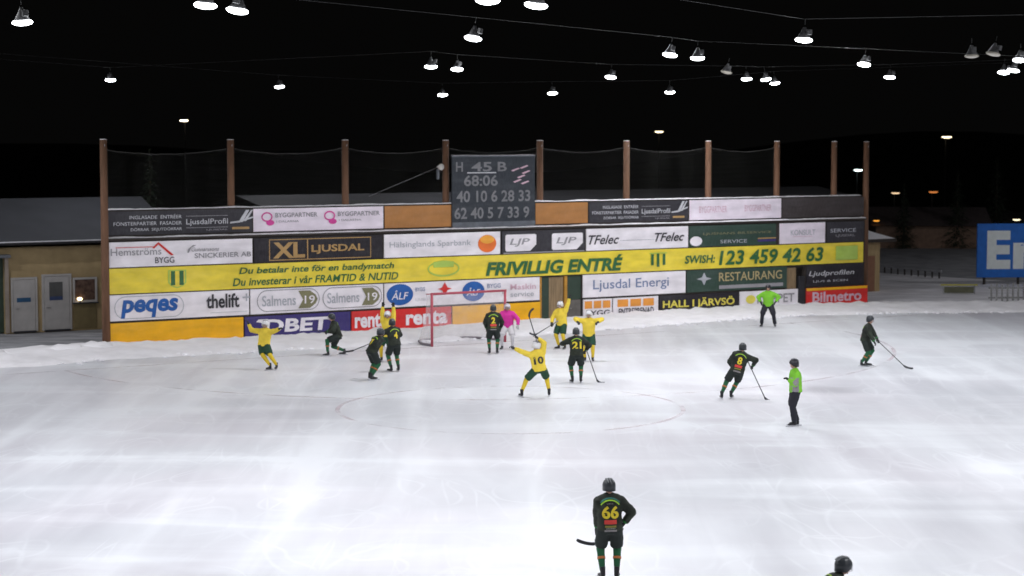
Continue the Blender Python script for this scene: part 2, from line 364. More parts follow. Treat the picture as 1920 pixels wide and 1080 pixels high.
SIGNS = []
def sign(row, x0, x1, color, label, items=(), cat='advertising board', group='advertising boards on the wall', z0=None, z1=None, name='advertising_board', extra=None):
    """items: (kind, px0, px1, f0, f1, colour, options) - px along the photo, f as a fraction of the board's height"""
    off = .40 if row == 'A' else 0.0
    v0, v1 = ROW[row]
    if z0 is not None: v0 = z0
    if z1 is not None: v1 = z1
    j = len(SIGNS); dy = .006 * (j % 3)
    u0, u1 = wu(x0, off), wu(x1, off)
    uc = (u0 + u1) / 2
    tilt = rnd.uniform(-.006, .006)
    bm = nb(); n = max(2, int((u1 - u0) / .5)); yf = -.002 - dy; yb = .052 if row != 'A' else .015
    # slightly wavy sheet board with real thickness
    fr, bk = [], []
    for k in range(n + 1):
        u = u0 - uc + .008 + (u1 - u0 - .016) * k / n
        w = .006 * noise.noise(Vector((u * 1.7 + j, j, 0)))
        fr.append([bm.verts.new((u, yf + w, z - v0)) for z in (v0 + .01 + w * .6 + tilt * (k / n - .5), (v0 + v1) / 2, v1 - .01 + w + tilt * (k / n - .5))])
        bk.append([bm.verts.new((u, yb, z - v0)) for z in (v0 + .01, (v0 + v1) / 2, v1 - .01)])
    for k in range(n):
        for q in range(2):
            bm.faces.new((fr[k][q], fr[k + 1][q], fr[k + 1][q + 1], fr[k][q + 1]))
            bm.faces.new((bk[k][q], bk[k][q + 1], bk[k + 1][q + 1], bk[k + 1][q]))
        bm.faces.new((fr[k][2], fr[k + 1][2], bk[k + 1][2], bk[k][2])); bm.faces.new((fr[k][0], bk[k][0], bk[k + 1][0], fr[k + 1][0]))
    for k in (0, n):
        for q in range(2): bm.faces.new((fr[k][q], fr[k][q + 1], bk[k][q + 1], bk[k][q]))
    bmesh.ops.recalc_face_normals(bm, faces=bm.faces)
    o = mk(name, bm, P(color), loc=W3(uc, off, v0), rz=WANG)
    tag(o, label, cat, group if name == 'advertising_board' else None)
    H_ = v1 - v0
    for k, it in enumerate(items):
        kind, a, b, f0, f1, col = it[:6]; op = it[6] if len(it) > 6 else {}
        ua, ub = wu(a, off) - uc, wu(b, off) - uc; za, zb = f0 * H_, f1 * H_
        y = yf - .016 - .004 * k % .02 - .0015 * k
        if kind == 't': flat('lettering', shape_text(op['s'], ua, ub, za, zb, shear=op.get('sh', 0), bold=op.get('b', 0) + .006), P(col), o, y)
        elif kind == 'r': flat(op.get('n', 'stripe'), shape_rect(ua, ub, za, zb), P(col), o, y)
        elif kind == 'e': flat(op.get('n', 'emblem'), shape_poly(ellipse((ua + ub) / 2, (za + zb) / 2, (ub - ua) / 2, (zb - za) / 2)), P(col), o, y)
        elif kind == 'p': flat(op.get('n', 'emblem'), shape_poly(pill(ua, ub, za, zb)), P(col), o, y)
        elif kind == 'pr':
            w = op.get('w', .04)
            flat('outline', ring(pill(ua, ub, za, zb), pill(ua + w, ub - w, za + w, zb - w)), P(col), o, y)
        elif kind == 'er':
            w = op.get('w', .04); cx, cz, rx, rz = (ua + ub) / 2, (za + zb) / 2, (ub - ua) / 2, (zb - za) / 2
            flat('emblem', ring(ellipse(cx, cz, rx, rz), ellipse(cx, cz, rx - w, rz - w)), P(col), o, y)
        elif kind == 'fr':
            w = op.get('w', .04)
            flat('outline', ring([(ua, za), (ub, za), (ub, zb), (ua, zb)], [(ua + w, za + w), (ub - w, za + w), (ub - w, zb - w), (ua + w, zb - w)]), P(col), o, y)
        elif kind == 'g':   # free polygon in the unit box
            flat(op.get('n', 'emblem'), shape_poly([(ua + px * (ub - ua), za + pz * (zb - za)) for px, pz in op['pts']]), P(col), o, y)
    SIGNS.append(o)
    return o
T = lambda s, x0_, x1_, f0, f1, c, **k: ('t', x0_, x1_, f0, f1, c, dict(s=s, **k))
sw = lambda x, c: ('g', x, x + 38, .42, .98, c, dict(pts=[(0, 0), (.35, .05), (1, .55), (.95, .62), (.4, .2), (0, .15)]))
profil = lambda x, s, w: [T('INGLASADE  ENTRÉER', x + 38 * s, x + 136 * s, .66, .84, w), T('FÖNSTERPARTIER  FASADER', x + 8 * s, x + 136 * s, .40, .58, w),
    T('DÖRRAR  SKJUTDÖRRAR', x + 40 * s, x + 136 * s, .13, .31, w), ('r', x + 144 * s, x + 222 * s, .73, .75, 'grey'), T('LjusdalProfil', x + 144 * s, x + 222 * s, .32, .62, w),
    ('r', x + 144 * s, x + 222 * s, .24, .26, 'grey'), T('LJUSDAL', x + 182 * s, x + 222 * s, .10, .18, 'grey'),
    ('g', x + 232 * s, x + 264 * s, .44, .95, w, dict(pts=[(.30, 0), (.55, 0), (.95, 1), (.75, 1)])), ('g', x + 242 * s, x + 270 * s, .48, .95, w, dict(pts=[(.30, 0), (.5, 0), (.98, 1), (.85, 1)])),
    ('g', x + 226 * s, x + 270 * s, .36, .68, w, dict(pts=[(0, .1), (.4, .2), (1, .8), (1, 1), (.4, .45), (0, .3)])), ('r', x + 230 * s, x + 262 * s, .14, .24, 'bronze')]
sign('A', 203, 473, 'charcoal', 'dark board with three rows of pale capitals at the upper left corner of the wall', profil(205, 1, 'palegrey'))
bpt = lambda x, c1, c2: [('er', x, x + 21, .42, .84, c1, dict(w=.06)), ('e', x + 9, x + 24, .26, .5, c1), T('BYGGPARTNER', x + 26, x + 105, .60, .80, c2, b=.01), T('I DALARNA', x + 28, x + 70, .38, .47, c2)]
sign('A', 475, 719, 'pinkwhite', 'pinkish white board with two magenta round emblems in the top row', bpt(490, 'magenta', 'grey') + bpt(607, 'magenta', 'grey'))
sign('A', 721, 848, 'ply', 'bare orange brown plywood sheet left of the scoreboard', name='plywood_sheet', cat='plywood sheet')
sign('A', 1004, 1102, 'ply', 'bare orange brown plywood sheet right of the scoreboard', name='plywood_sheet', cat='plywood sheet')
sign('A', 1104, 1290, 'charcoal', 'dark board with three rows of pale capitals right of the centre plywood', profil(1104, .68, 'palegrey'))
sign('A', 1292, 1464, 'pinkwhite', 'white board with two faint pink marks in the top row', [T('BYGGPARTNER', 1310, 1362, .35, .68, 'palepink'), T('BYGGPARTNER', 1395, 1445, .38, .70, 'palepink')])
sign('A', 1466, 1619, 'brownish', 'blank dark brown board at the upper right end of the wall')
# row B
sign('B', 204, 473, 'white', 'white frosted board with red roof line emblem above black words', [T('Hemströms', 207, 302, .46, .74, 'grey'), T('BYGG', 290, 326, .12, .36, 'charcoal'),
    ('g', 285, 325, .42, .96, 'red', dict(pts=[(0, .58), (.28, 1), (1, .02), (.86, .0), (.28, .82), (.08, .52)])), ('r', 216, 290, .765, .79, 'red'), T('Gunnarssons', 358, 410, .54, .70, 'grey', sh=.3),
    T('SNICKERIER AB', 364, 470, .27, .47, 'grey', b=.01), ('g', 350, 372, .5, .8, 'grey', dict(pts=[(0, 0), (.1, .5), (.5, 1), (.8, 1), (.35, .6), (.14, 0)]))])
sign('B', 476, 717, 'black', 'black board with bronze frame and bronze letters', [('fr', 504, 695, .06, .93, 'bronze', dict(w=.035)), ('r', 575, 577, .06, .93, 'bronze'), T('XL', 511, 571, .15, .80, 'bronze', b=.03), T('LJUSDAL', 583, 682, .28, .66, 'bronze', b=.02)])
sign('B', 720, 938, 'white', 'white board with an orange sun ball at its right end', [T('Hälsinglands Sparbank', 730, 883, .36, .68, 'slate'), ('e', 896, 930, .10, .86, 'sun'), ('e', 900, 926, .48, .84, 'sunhi')])
lj = lambda x: [('g', x, x + 58, .10, .84, 'white', dict(pts=[(0, .08), (.04, 0), (.8, 0), (1, .38), (1, .94), (.96, 1), (.04, 1), (0, .92)])), T('LJP', x + 8, x + 46, .30, .66, 'grey', b=.01, sh=.2)]
sign('B', 941, 1097, 'charcoal', 'charcoal board with two white cut corner tags', lj(947) + lj(1034) + [('r', 943, 1095, .0, .05, 'grey')])
sign('B', 1099, 1290, 'white', 'white board with slanted black lettering at both ends', [T('TFelec', 1103, 1160, .28, .70, 'charcoal', sh=.35, b=.01), ('r', 1162, 1226, .42, .44, 'slate'), T('TFelec', 1227, 1282, .32, .72, 'charcoal', sh=.35, b=.01)])
sign('B', 1292, 1455, 'darkgreen', 'dark green board with pale olive text line above the slogan band', [T('LJUSNANS BILSERVICE', 1318, 1446, .52, .66, 'olive'), ('e', 1293, 1316, .05, .5, 'white'), T('SERVICE', 1350, 1400, .14, .3, 'slate'), ('r', 1420, 1454, .16, .26, 'navy'), ('r', 1420, 1454, .29, .34, 'bronze')])
sign('B', 1462, 1547, 'pinkwhite', 'small white board with a faint grey mark near the right end', [T('KONSULT', 1482, 1528, .40, .66, 'slate'), ('r', 1486, 1522, .33, .35, 'palepink')])
sign('B', 1550, 1619, 'charcoal', 'small dark board with two grey text lines at the right end under the brown board', [T('SERVICE', 1556, 1604, .48, .66, 'slate'), T('LJUSDAL', 1566, 1602, .24, .38, 'grey')])
# row C, the long yellow slogan band
crest = lambda x: [('g', x, x + 34, .14, .86, 'palegreen', dict(pts=[(0, 1), (0, .3), (.2, .1), (.5, 0), (.8, .1), (1, .3), (1, 1)])), ('g', x + 3, x + 31, .18, .82, 'yellow', dict(pts=[(0, 1), (0, .3), (.2, .1), (.5, 0), (.8, .1), (1, .3), (1, 1)])),
    ('r', x + 5, x + 13, .26, .82, 'green'), ('r', x + 21, x + 29, .26, .82, 'green')]
crest2 = [('r', 1220, 1225, .28, .78, 'green'), ('r', 1231, 1236, .2, .8, 'green'), ('r', 1242, 1247, .28, .78, 'green'), ('r', 1217, 1250, .80, .84, 'palegreen')]
sign('C', 203, 1619, 'yellow', 'very long yellow band with dark green slogan running the full width of the wall', crest(314) + [T('Du betalar inte för en bandymatch', 447, 738, .52, .86, 'green', sh=.2, b=.012), T('Du investerar i vår FRAMTID & NUTID', 435, 746, .12, .44, 'green', sh=.2, b=.012),
    ('er', 801, 861, .16, .84, 'palegreen', dict(w=.07)), ('r', 812, 850, .56, .80, 'palegreen'), T('FRIVILLIG ENTRÉ', 910, 1167, .10, .84, 'green', sh=.2, b=.035)] + crest2 +
    [T('SWISH:', 1283, 1340, .28, .66, 'green', sh=.15, b=.02), T('123 459 42 63', 1347, 1543, .14, .84, 'green', sh=.15, b=.02), ('r', 1566, 1607, .16, .84, 'palegreen')], name='slogan_band', cat='banner')
# row D
sign('D', 203, 466, 'white', 'white board with round blue lowercase lettering in a grey outline', [('pr', 212, 343, .07, .93, 'slate', dict(w=.03)), T('peqes', 224, 332, .10, .80, 'blue', b=.03, sh=.15), T('thelift', 385, 447, .32, .88, 'charcoal', b=.02), T('+', 453, 468, .55, .85, 'slate'), ('r', 392, 462, .14, .17, 'palegrey')])
sal = lambda x, w: [('pr', x, x + w, .08, .94, 'grey', dict(w=.035)), ('g', x + w * .66, x + w - 4, .16, .86, 'olive', dict(pts=[(0, 0), (.6, 0), (.9, .25), (1, .5), (.9, .75), (.6, 1), (0, 1), (.25, .5)], n='emblem')), T('Salmens', x + w * .08, x + w * .62, .30, .72, 'slate', b=.005), T('19', x + w * .76, x + w * .92, .34, .66, 'white')]
sign('D', 468, 718, 'white', 'pale board with two grey pill outlines side by side', sal(480, 118) + sal(603, 112))
sign('D', 720, 1012, 'white', 'white board with two blue discs behind the goal crossbar', [('e', 724, 774, .08, .95, 'blue'), T('ÅLF', 733, 765, .32, .70, 'white', sh=.2), T('BYGG', 778, 796, .62, .78, 'bluegrey'), T('LJUSDAL', 778, 812, .2, .34, 'palegrey'),
    ('g', 820, 846, .40, .95, 'red', dict(pts=[(0, .5), (.3, .6), (.5, 1), (.7, .6), (1, .5), (.7, .4), (.5, 0), (.3, .4)])), ('e', 866, 908, .10, .93, 'blue'), T('ÅLF', 874, 900, .34, .68, 'white', sh=.2), T('BYGG', 913, 938, .62, .80, 'bluegrey'), T('Maskin', 956, 1004, .5, .74, 'palepink'), T('service', 956, 1000, .2, .4, 'slate')])
sign('D', 1093, 1286, 'white', 'white board with thin blue grey words right of the gate', [T('Ljusdal Energi', 1112, 1254, .22, .76, 'bluegrey')])
sign('D', 1288, 1476, 'darkgreen', 'dark green board with a small white star and tan capitals', [('g', 1306, 1334, .30, .88, 'slate', dict(pts=[(0, .5), (.35, .62), (.5, 1), (.65, .62), (1, .5), (.65, .38), (.5, 0), (.35, .38)])), T('RESTAURANG', 1348, 1466, .44, .84, 'tan'), ('r', 1348, 1468, .10, .26, 'grey')])
sign('D', 1513, 1619, 'black', 'black board with a white script line at the right end', [T('Ljudprofilen', 1517, 1602, .42, .72, 'palegrey', sh=.2), T('LJUS & SCEN', 1525, 1590, .16, .28, 'slate')])
# row E, touching the snow
sign('E', 204, 455, 'orange', 'plain orange yellow board at the lower left corner above the snow')
sign('E', 457, 656, 'navy', 'navy blue board with bold white letters above the snow', [T('DBET', 493, 617, .20, .82, 'white', b=.03, sh=.08), ('g', 478, 500, .62, .84, 'white', dict(pts=[(0, .5), (1, 0), (1, 1), (.2, 1)]))])
sign('E', 658, 846, 'red', 'red board with white lowercase words left of the goal', [T('renta', 664, 724, .18, .84, 'white', b=.03), T('renta', 760, 838, .18, .84, 'white', b=.03)])
sign('E', 848, 1013, 'orange', 'plain orange yellow board behind the right goalpost')
bx = lambda x: [('r', x + k * 24, x + 20 + k * 24, .52, .90, 'orangebox') for k in range(3)]
sign('E', 1094, 1148, 'white', 'small white board with orange blocks directly right of the gate', [('r', 1096 + k * 17, 1110 + k * 17, .52, .9, 'orangebox') for k in range(3)] + [T('BYGG', 1098, 1143, .12, .42, 'charcoal', b=.01)])
sign('E', 1150, 1235, 'white', 'white board with three orange blocks over dark capitals beside the black board', bx(1158) + [T('ENTREPRENAD', 1160, 1226, .10, .44, 'charcoal', b=.01)])
sign('E', 1237, 1386, 'black', 'black board with chunky yellow capitals above the snow', [T('HALL I JÄRVSÖ', 1243, 1378, .22, .80, 'textyellow', b=.02), ('r', 1240, 1384, .06, .10, 'tan')])
sign('E', 1388, 1497, 'white', 'white board with a yellow ball emblem behind the far referee', [('e', 1399, 1417, .32, .78, 'textyellow'), T('KLIPPET', 1420, 1490, .30, .78, 'grey', b=.01)])
sign('E', 1513, 1628, 'red', 'red board with an orange top stripe at the lower right end', [('r', 1513, 1627, .84, .98, 'orange'), T('Bilmetro', 1524, 1616, .18, .76, 'palepink', b=.02)])

# gate in the wall, with what stands in it
WOOD = mat('weathered_wood', (.26, .18, .10), rough=.75, var=.25, scale=3, bump=.3, stretch=(3, 3, .4))
DGREEN = mat('dark_green_paint', (.028, .05, .035), rough=.5, var=.15)
GREYP = mat('grey_door_paint', (.12, .11, .10), rough=.5, var=.2)
def wall_thing(name, u, n, label, cat, group=None):
    return tag(empty(name, W3(u, n, 0), WANG), label, cat, group)
g = wall_thing('gate', (gateL + gateR) / 2, .1, 'tan timber gate with grey door leaf in the gap right of the goal', 'gate')
w = gateR - gateL
bm = nb()
for k in range(6): box(bm, -w / 2 + .55 + k * .13, -w / 2 + .67 + k * .13, .02, .06, .1, 2.02)
mk('board_panel', bm, WOOD, g)
bm = nb(); box(bm, -w / 2 + 1.35, -w / 2 + 1.5, -.05, .05, 0, 2.06); box(bm, -w / 2 + .02, -w / 2 + .12, -.03, .05, 0, 2.06); mk('post', bm, mat('orange_post', (.45, .22, .03), var=.2), g)
bm = nb(); box(bm, -w / 2 + .14, -w / 2 + .53, 0, .05, .1, 2.05); mk('side_panel', bm, DGREEN, g)
bm = nb(); box(bm, -w / 2 + 1.52, w / 2 - .02, -.01, .05, .95, 2.05, .01); mk('upper_panel', bm, DGREEN, g)
d = nb(); box(d, -w / 2 + 1.52, w / 2 - .02, .0, .05, .05, .93, .01); dd = mk('door_leaf', d, GREYP, g)
bm = nb(); tube(bm, [(-w / 2 + 1.62, -.06, .55), (-w / 2 + 1.74, -.06, .55)], .012); mk('handle', bm, mat('steel', (.4, .4, .42), metal=1, rough=.4), dd)
g = wall_thing('side_gate', (gate2L + gate2R) / 2, .1, 'narrow brown gate with a black post near the right end of the wall', 'gate')
w = gate2R - gate2L
bm = nb()
for k in range(5): box(bm, -w / 2 + .05 + k * .12, -w / 2 + .16 + k * .12, .02, .05, .05, 2.02)
mk('board_panel', bm, WOOD, g)
bm = nb(); box(bm, w / 2 - .42, w / 2 - .05, -.12, .04, -.02, 1.55, .02); mk('post', bm, mat('black_post', (.02, .02, .025), var=.2), g)
bm = nb(); box(bm, -w / 2, w / 2, -.02, .0, 1.98, 2.06); mk('lintel', bm, TIMBER, g)

# scoreboard on the top row
off = .30
su0, su1 = wu(848, off), wu(1003, off); sc = (su0 + su1) / 2; sz0 = wall_uv(925, 430, off)[1]; sz1 = wall_uv(925, 294, off)[1]
sb = tag(empty('scoreboard', W3(sc, off, sz0), WANG), 'tall slate blue scoreboard panel with grey digits above the wall', 'scoreboard')
hw = (su1 - su0) / 2; hh = sz1 - sz0
bm = nb(); box(bm, -hw, hw, 0, .10, 0, hh, .015); mk('panel', bm, P('board'), sb)
bm = nb(); box(bm, -hw - .02, hw + .02, -.03, .12, hh + .001, hh + .06); box(bm, -hw, hw, -.02, -.004, 0, .35); mk('frame', bm, mat('painted_steel', (.12, .13, .15), rough=.5, var=.2), sb)
snowcap('snow_cap', -hw, hw, -.03, .12, hh + .058, .035, sb, 9)
fx = lambda p: wu(p, off) - sc
for s, a, b, f0, f1 in (('H', 855, 868, .80, .93), ('45', 884, 922, .80, .93), ('B', 933, 950, .80, .93), ('68:06', 870, 933, .60, .75), ('40 10 6 28 33', 856, 994, .38, .54), ('62 40 5 7 33 9', 852, 992, .15, .31)):
    flat('lettering', shape_text(s, fx(a), fx(b), f0 * hh, f1 * hh, b=0) if False else shape_text(s, fx(a), fx(b), f0 * hh, f1 * hh, bold=.02), P('dim'), sb, -.012)
flat('stripe', shape_rect(fx(876), fx(930), .775 * hh, .79 * hh), P('palegrey'), sb, -.012)
for a, b in ((0, .75), (.3, .35), (.55, .6), (.1, .1), (.5, .0), (.45, .9)):
    flat('emblem', shape_poly([(fx(958 + 36 * (a + p_)), (.63 + .24 * (b + q_)) * hh) for p_, q_ in ((0, 0), (.38, .16), (.45, .10), (.1, -.06))]), P('palepink'), sb, -.012)

# net poles, rope, protective net, brace wire, camera box
POLE = mat('brown_pole_wood', (.15, .075, .042), rough=.75, var=.25, scale=5, bump=.3, stretch=(1, 1, .2))
ppx = [196, 434, 648, 836, 1012, 1174, 1327, 1455, 1562, 1622]
names = ['net pole standing in front at the far left end of the wall', 'net pole above the upper left dark board', 'net pole above the pinkish white board', 'net pole at the left edge of the scoreboard',
         'net pole at the right edge of the scoreboard', 'net pole above the dark board right of centre', 'net pole rising behind the white board with faint pink marks', 'net pole at the left corner of the blank brown board',
         'net pole halfway along the blank brown board', 'net pole at the far right end of the wall']
PU = []
for i, x in enumerate(ppx):
    n = .75 if i else -.02
    u = wu(x, n) if i else wu(196.5, n); ztop = wall_uv(x, 262 + i * .5, n)[1]
    p = tag(empty('net_pole', W3(u, n, 0), WANG), 'brown wooden ' + names[i], 'pole', 'wooden net poles along the wall')
    bm = nb(); tube(bm, [(0, 0, -.05), (0, 0, ztop * .5), (0, 0, ztop)], [.17, .16, .145], 10); mk('shaft', bm, POLE, p, smooth=True)
    bm = nb(); tube(bm, [(0, 0, ztop), (0, 0, ztop + .03)], [.15, .12], 10); mk('snow_top', bm, SNOW, p)
    bm = nb(); tube(bm, [(0, -.10, ztop - .25), (0, -.16, ztop - .25), (0, -.18, ztop - .18)], .015, 6); mk('hook', bm, mat('steel', (.4, .4, .42), metal=1, rough=.4), p)
    PU.append((u, n, ztop))
net = wall_thing('protective_net', PU[4][0], .75, 'thin dark protective net hung between the wooden poles above the wall', 'net')
nm = bpy.data.materials.new('fine_net'); nm.use_nodes = True; nt = nm.node_tree
b = nt.nodes['Principled BSDF']; b.inputs['Base Color'].default_value = (.05, .05, .045, 1); b.inputs['Roughness'].default_value = .9
tc = nt.nodes.new('ShaderNodeTexCoord').outputs['Object']
fold = noise_mix(nt, tc, .5, .3, .7, stretch=(2, 1, .3))
nt.links.new(math_node(nt, 'ADD', math_node(nt, 'MULTIPLY', fold, .05), .06), b.inputs['Alpha'])
bm = nb(); N = 150; prev = None; rope = []
for k in range(N + 1):
    u = PU[0][0] + .2 + (PU[7][0] - PU[0][0] - .2) * k / N
    for q in range(7):
        a, c_ = PU[q][0], PU[q + 1][0]
        if a <= u <= c_: s = (u - a) / (c_ - a); break
    zt = 7.95 - .24 * 4 * s * (1 - s) + .03 * noise.noise(Vector((u * 2, 0, 0)))
    rope.append((u - PU[4][0], 0, zt))
    cur = [bm.verts.new((u - PU[4][0], .08 * noise.noise(Vector((u, z, 4))), 5.5 + (zt - 5.5) * z)) for z in (0, .33, .66, 1)]
    if prev:
        for j in range(3): bm.faces.new((prev[j], cur[j], cur[j + 1], prev[j + 1]))
    prev = cur
mk('mesh', bm, nm, net)
bm = nb(); tube(bm, rope, .011, 5); mk('rope', bm, mat('pale_rope', (.07, .068, .065), rough=.8), net)
bw = wall_thing('brace_wire', PU[3][0], .7, 'diagonal brace wire running down left from the pole beside the scoreboard', 'wire')
u1, v1 = wall_uv(822, 313, .7); u2, v2 = wall_uv(692, 368, .7)
bm = nb(); tube(bm, [(u1 - PU[3][0], 0, v1), (u2 - PU[3][0], 0, v2)], .014, 5); mk('wire', bm, mat('steel', (.4, .4, .42), metal=1, rough=.4), bw)
cb = wall_thing('loudspeaker', wu(823, .5), .5, 'small pale horn loudspeaker clamped to the pole left of the scoreboard', 'loudspeaker')
v = wall_uv(823, 313, .5)[1]
bm = nb(); tube(bm, [(0, .12, v), (0, 0, v), (0, -.14, v), (0, -.22, v)], [.05, .06, .13, .15], 12); mk('horn', bm, mat('pale_plastic', (.5, .48, .45), rough=.5), cb, smooth=True)
bm = nb(); box(bm, -.05, .05, .02, .14, v - .55, v - .10, .01); mk('bracket', bm, mat('painted_steel', (.12, .13, .15)), cb)

# low shed behind the wall: its roof edge shows above the snow cap
sh = wall_thing('storage_shed', wu(1040, 5), 5.0, 'long dark shed roof showing just above the top of the wall', 'shed')
a, b_ = wu(505, 5) - wu(1040, 5), wu(1592, 5) - wu(1040, 5)
bm = nb(); box(bm, a, b_, 0, 6, -.05, 5.2); mk('wall', bm, TIMBER, sh)
bm = nb(); vs = [bm.verts.new(p) for p in ((a - .3, -.4, 5.25), (b_ + .3, -.4, 5.25), (b_ + .3, 3, 5.75), (a - .3, 3, 5.75), (b_ + .3, 6.4, 5.25), (a - .3, 6.4, 5.25), (a - .3, -.4, 5.15), (b_ + .3, -.4, 5.15))]
for q in ((0, 1, 2, 3), (3, 2, 4, 5), (6, 7, 1, 0)): bm.faces.new([vs[i] for i in q])
mk('roof', bm, mat('dull_snowy_roof', (.030, .030, .034), rough=.8, var=.3, scale=1, stretch=(.2, 1, 1)), sh)

# =================================================================== LEFT BUILDING
def px_building():
    """yellow clubhouse parallel to the wall, 6 m behind its plane, left of it"""
    base = ground(95, 620); N0 = (base - WA).dot(WN)
    U = lambda x: wall_uv(x, 560, N0)[0]; V = lambda x, y: wall_uv(x, y, N0)[1]
    c = W3(U(95), N0, 0); b = tag(empty('clubhouse', c, WANG), 'low yellow rendered clubhouse with snowy grey roof at the far left', 'building')
    X = lambda x: U(x) - U(95)
    z = lambda y, x=95: V(x, y)
    xl, xr = X(-260), X(330)
    wallm = mat('ochre_render', (.34, .25, .13), rough=.85, var=.14, scale=2, bump=.15); trim = mat('dull_white_paint', (.40, .38, .37), rough=.5, var=.08)
    zt = z(462)
    bm = nb()
    gx = X(10)
    gx0 = X(-150); gz = z(478)
    box(bm, gx, xr, 0, 8, -.05, zt); box(bm, xl, gx0, 0, 8, -.05, zt); box(bm, gx0, gx, 0, 8, gz, zt)
    mk('wall', bm, wallm, b)
    zr0, zr1 = z(452) + .05, z(452) + 1.75
    bm = nb(); vs = [bm.verts.new(p) for p in ((xl, -.6, zr0), (xr, -.6, zr0), (xr, 4.2, zr1), (xl, 4.2, zr1), (xr, 8.8, zr0), (xl, 8.8, zr0), (xl, -.6, zr0 - .16), (xr, -.6, zr0 - .16), (xl, 0, zr0 - .16), (xr, 0, zr0 - .16))]
    for q in ((0, 1, 2, 3), (3, 2, 4, 5), (6, 7, 1, 0), (8, 9, 7, 6)): bm.faces.new([vs[i] for i in q])
    rf = mk('roof', bm, mat('snow_dusted_roof', (.044, .046, .054), rough=.85, var=.10, scale=.8, bump=.3), b)
    bm = nb(); tube(bm, [(xl, -.66, zr0 - .06), (xr, -.66, zr0 - .06)], .07, 8); gt = mk('gutter', bm, mat('dark_gutter', (.03, .03, .035), rough=.4), rf)
    bm = nb(); tube(bm, [(xl, -.74, zr0 - .02), (xr, -.74, zr0 - .02)], .03, 6); mk('snow_edge', bm, mat('snow_rim', (.55, .55, .58), rough=.8), rf)
    bm = nb()
    for x in (-60, -10, 20, 55, 78, 112, 135, 172, 190): tube(bm, [(X(x), -.72, zr0 - .12), (X(x), -.5, zr0 + .02)], .03, 6)
    mk('gutter_bracket', bm, mat('dark_gutter', (.03, .03, .035)), rf)
    # garage opening at the far left with a dark green door and porch roof
    bm = nb(); box(bm, gx0, gx, .25, .30, 0, gz); mk('garage_door', bm, DGREEN, b)
    bm = nb(); box(bm, gx0 - .2, X(16), -.45, .0, z(480), z(474), .01); mk('porch_roof', bm, mat('painted_steel', (.12, .13, .15)), b)
    bm = nb(); box(bm, gx - .02, X(16), -.10, -.002, 0, z(480) - .01); mk('corner_board', bm, mat('faded_wood_trim', (.30, .25, .21)), b)
    def door(x0, x1, ytop, glass):
        f = nb(); t = .09; a, c2 = X(x0), X(x1); zt2 = z(ytop)
        box(f, a - t, a, -.06, -.003, .02, zt2 + t); box(f, c2, c2 + t, -.06, -.003, .02, zt2 + t); box(f, a, c2, -.06, -.003, zt2, zt2 + t)
        dr = nb(); box(dr, a + .012, c2 - .012, -.045, -.004, .05, zt2 - .012, .008); o = mk('door', dr, trim, b); mk('frame', f, trim, o)
        s = nb(); box(s, a, c2, -.14, -.003, -.02, .045); mk('threshold', s, mat('dark_gutter', (.03, .03, .035)), o)
        h = nb(); tube(h, [(a + .12, -.09, 1.02), (a + .26, -.09, 1.02)], .014, 6); tube(h, [(a + .13, -.046, 1.02), (a + .13, -.09, 1.02)], .014, 6); mk('handle', h, mat('steel', (.4, .4, .42), metal=1, rough=.4), o)
        return o, a, c2
    dr, a, c2 = door(24, 66, 522, False)
    bm = nb(); box(bm, X(31), X(57), -.06, -.046, z(564), z(556)); mk('sign_plate', bm, mat('dull_blue', (.02, .08, .17), rough=.5), dr)
    dr, a, c2 = door(82, 130, 518, True)
    bm = nb(); box(bm, X(92), X(117), -.055, -.046, z(562), z(529)); mk('pane', bm, mat('dark_glass', (.10, .10, .10), rough=.12, spec=.6), dr)
    bm = nb(); box(bm, X(92), X(117), -.062, -.0555, z(563), z(556)); mk('sign_plate', bm, mat('dull_navy', (.04, .06, .14), rough=.5), dr)
    # kiosk window
    f = nb(); x0, x1, z0, z1 = X(140), X(178), z(563, 150), z(524, 150)
    for q in ((x0 - .09, x0, z0 - .09, z1 + .09), (x1, x1 + .09, z0 - .09, z1 + .09), (x0, x1, z1, z1 + .09), (x0, x1, z0 - .09, z0)): box(f, q[0], q[1], -.07, -.003, q[2], q[3])
    wn = mk('window', f, trim, b)
    bm = nb(); box(bm, x0, x1, -.03, -.004, z0, z1); mk('pane', bm, mat('warm_reflecting_glass', (.11, .07, .055), rough=.05, spec=.8, var=.5, scale=5), wn)
    bm = nb(); box(bm, x0 - .12, x1 + .12, -.16, -.072, z0 - .14, z0 - .09); mk('sill', bm, mat('dark_gutter', (.03, .03, .035)), wn)
    bm = nb(); box(bm, x0 - .05, x1 + .05, -.03, -.003, .02, z0 - .15); mk('lower_panel', bm, mat('olive_panel', (.17, .13, .06), var=.15), b)
    # glowing ball added on the sill to imitate the bright reflection in the pane
    lm = tag(empty('sill_lamp', c + WU * (X(148)) - WN * .12 + Vector((0, 0, z0 - .09)), WANG), 'added glowing spot standing in for the bright reflection in the kiosk window', 'lamp')
    bm = nb(); ball(bm, (0, 0, .16), .11, .05, .07, 10); mk('glint_ball', bm, mat('glint_glow', (1, .8, .5), emit=(1, .78, .45), strength=7), lm)
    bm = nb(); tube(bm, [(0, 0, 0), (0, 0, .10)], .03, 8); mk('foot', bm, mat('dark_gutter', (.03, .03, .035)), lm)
px_building()

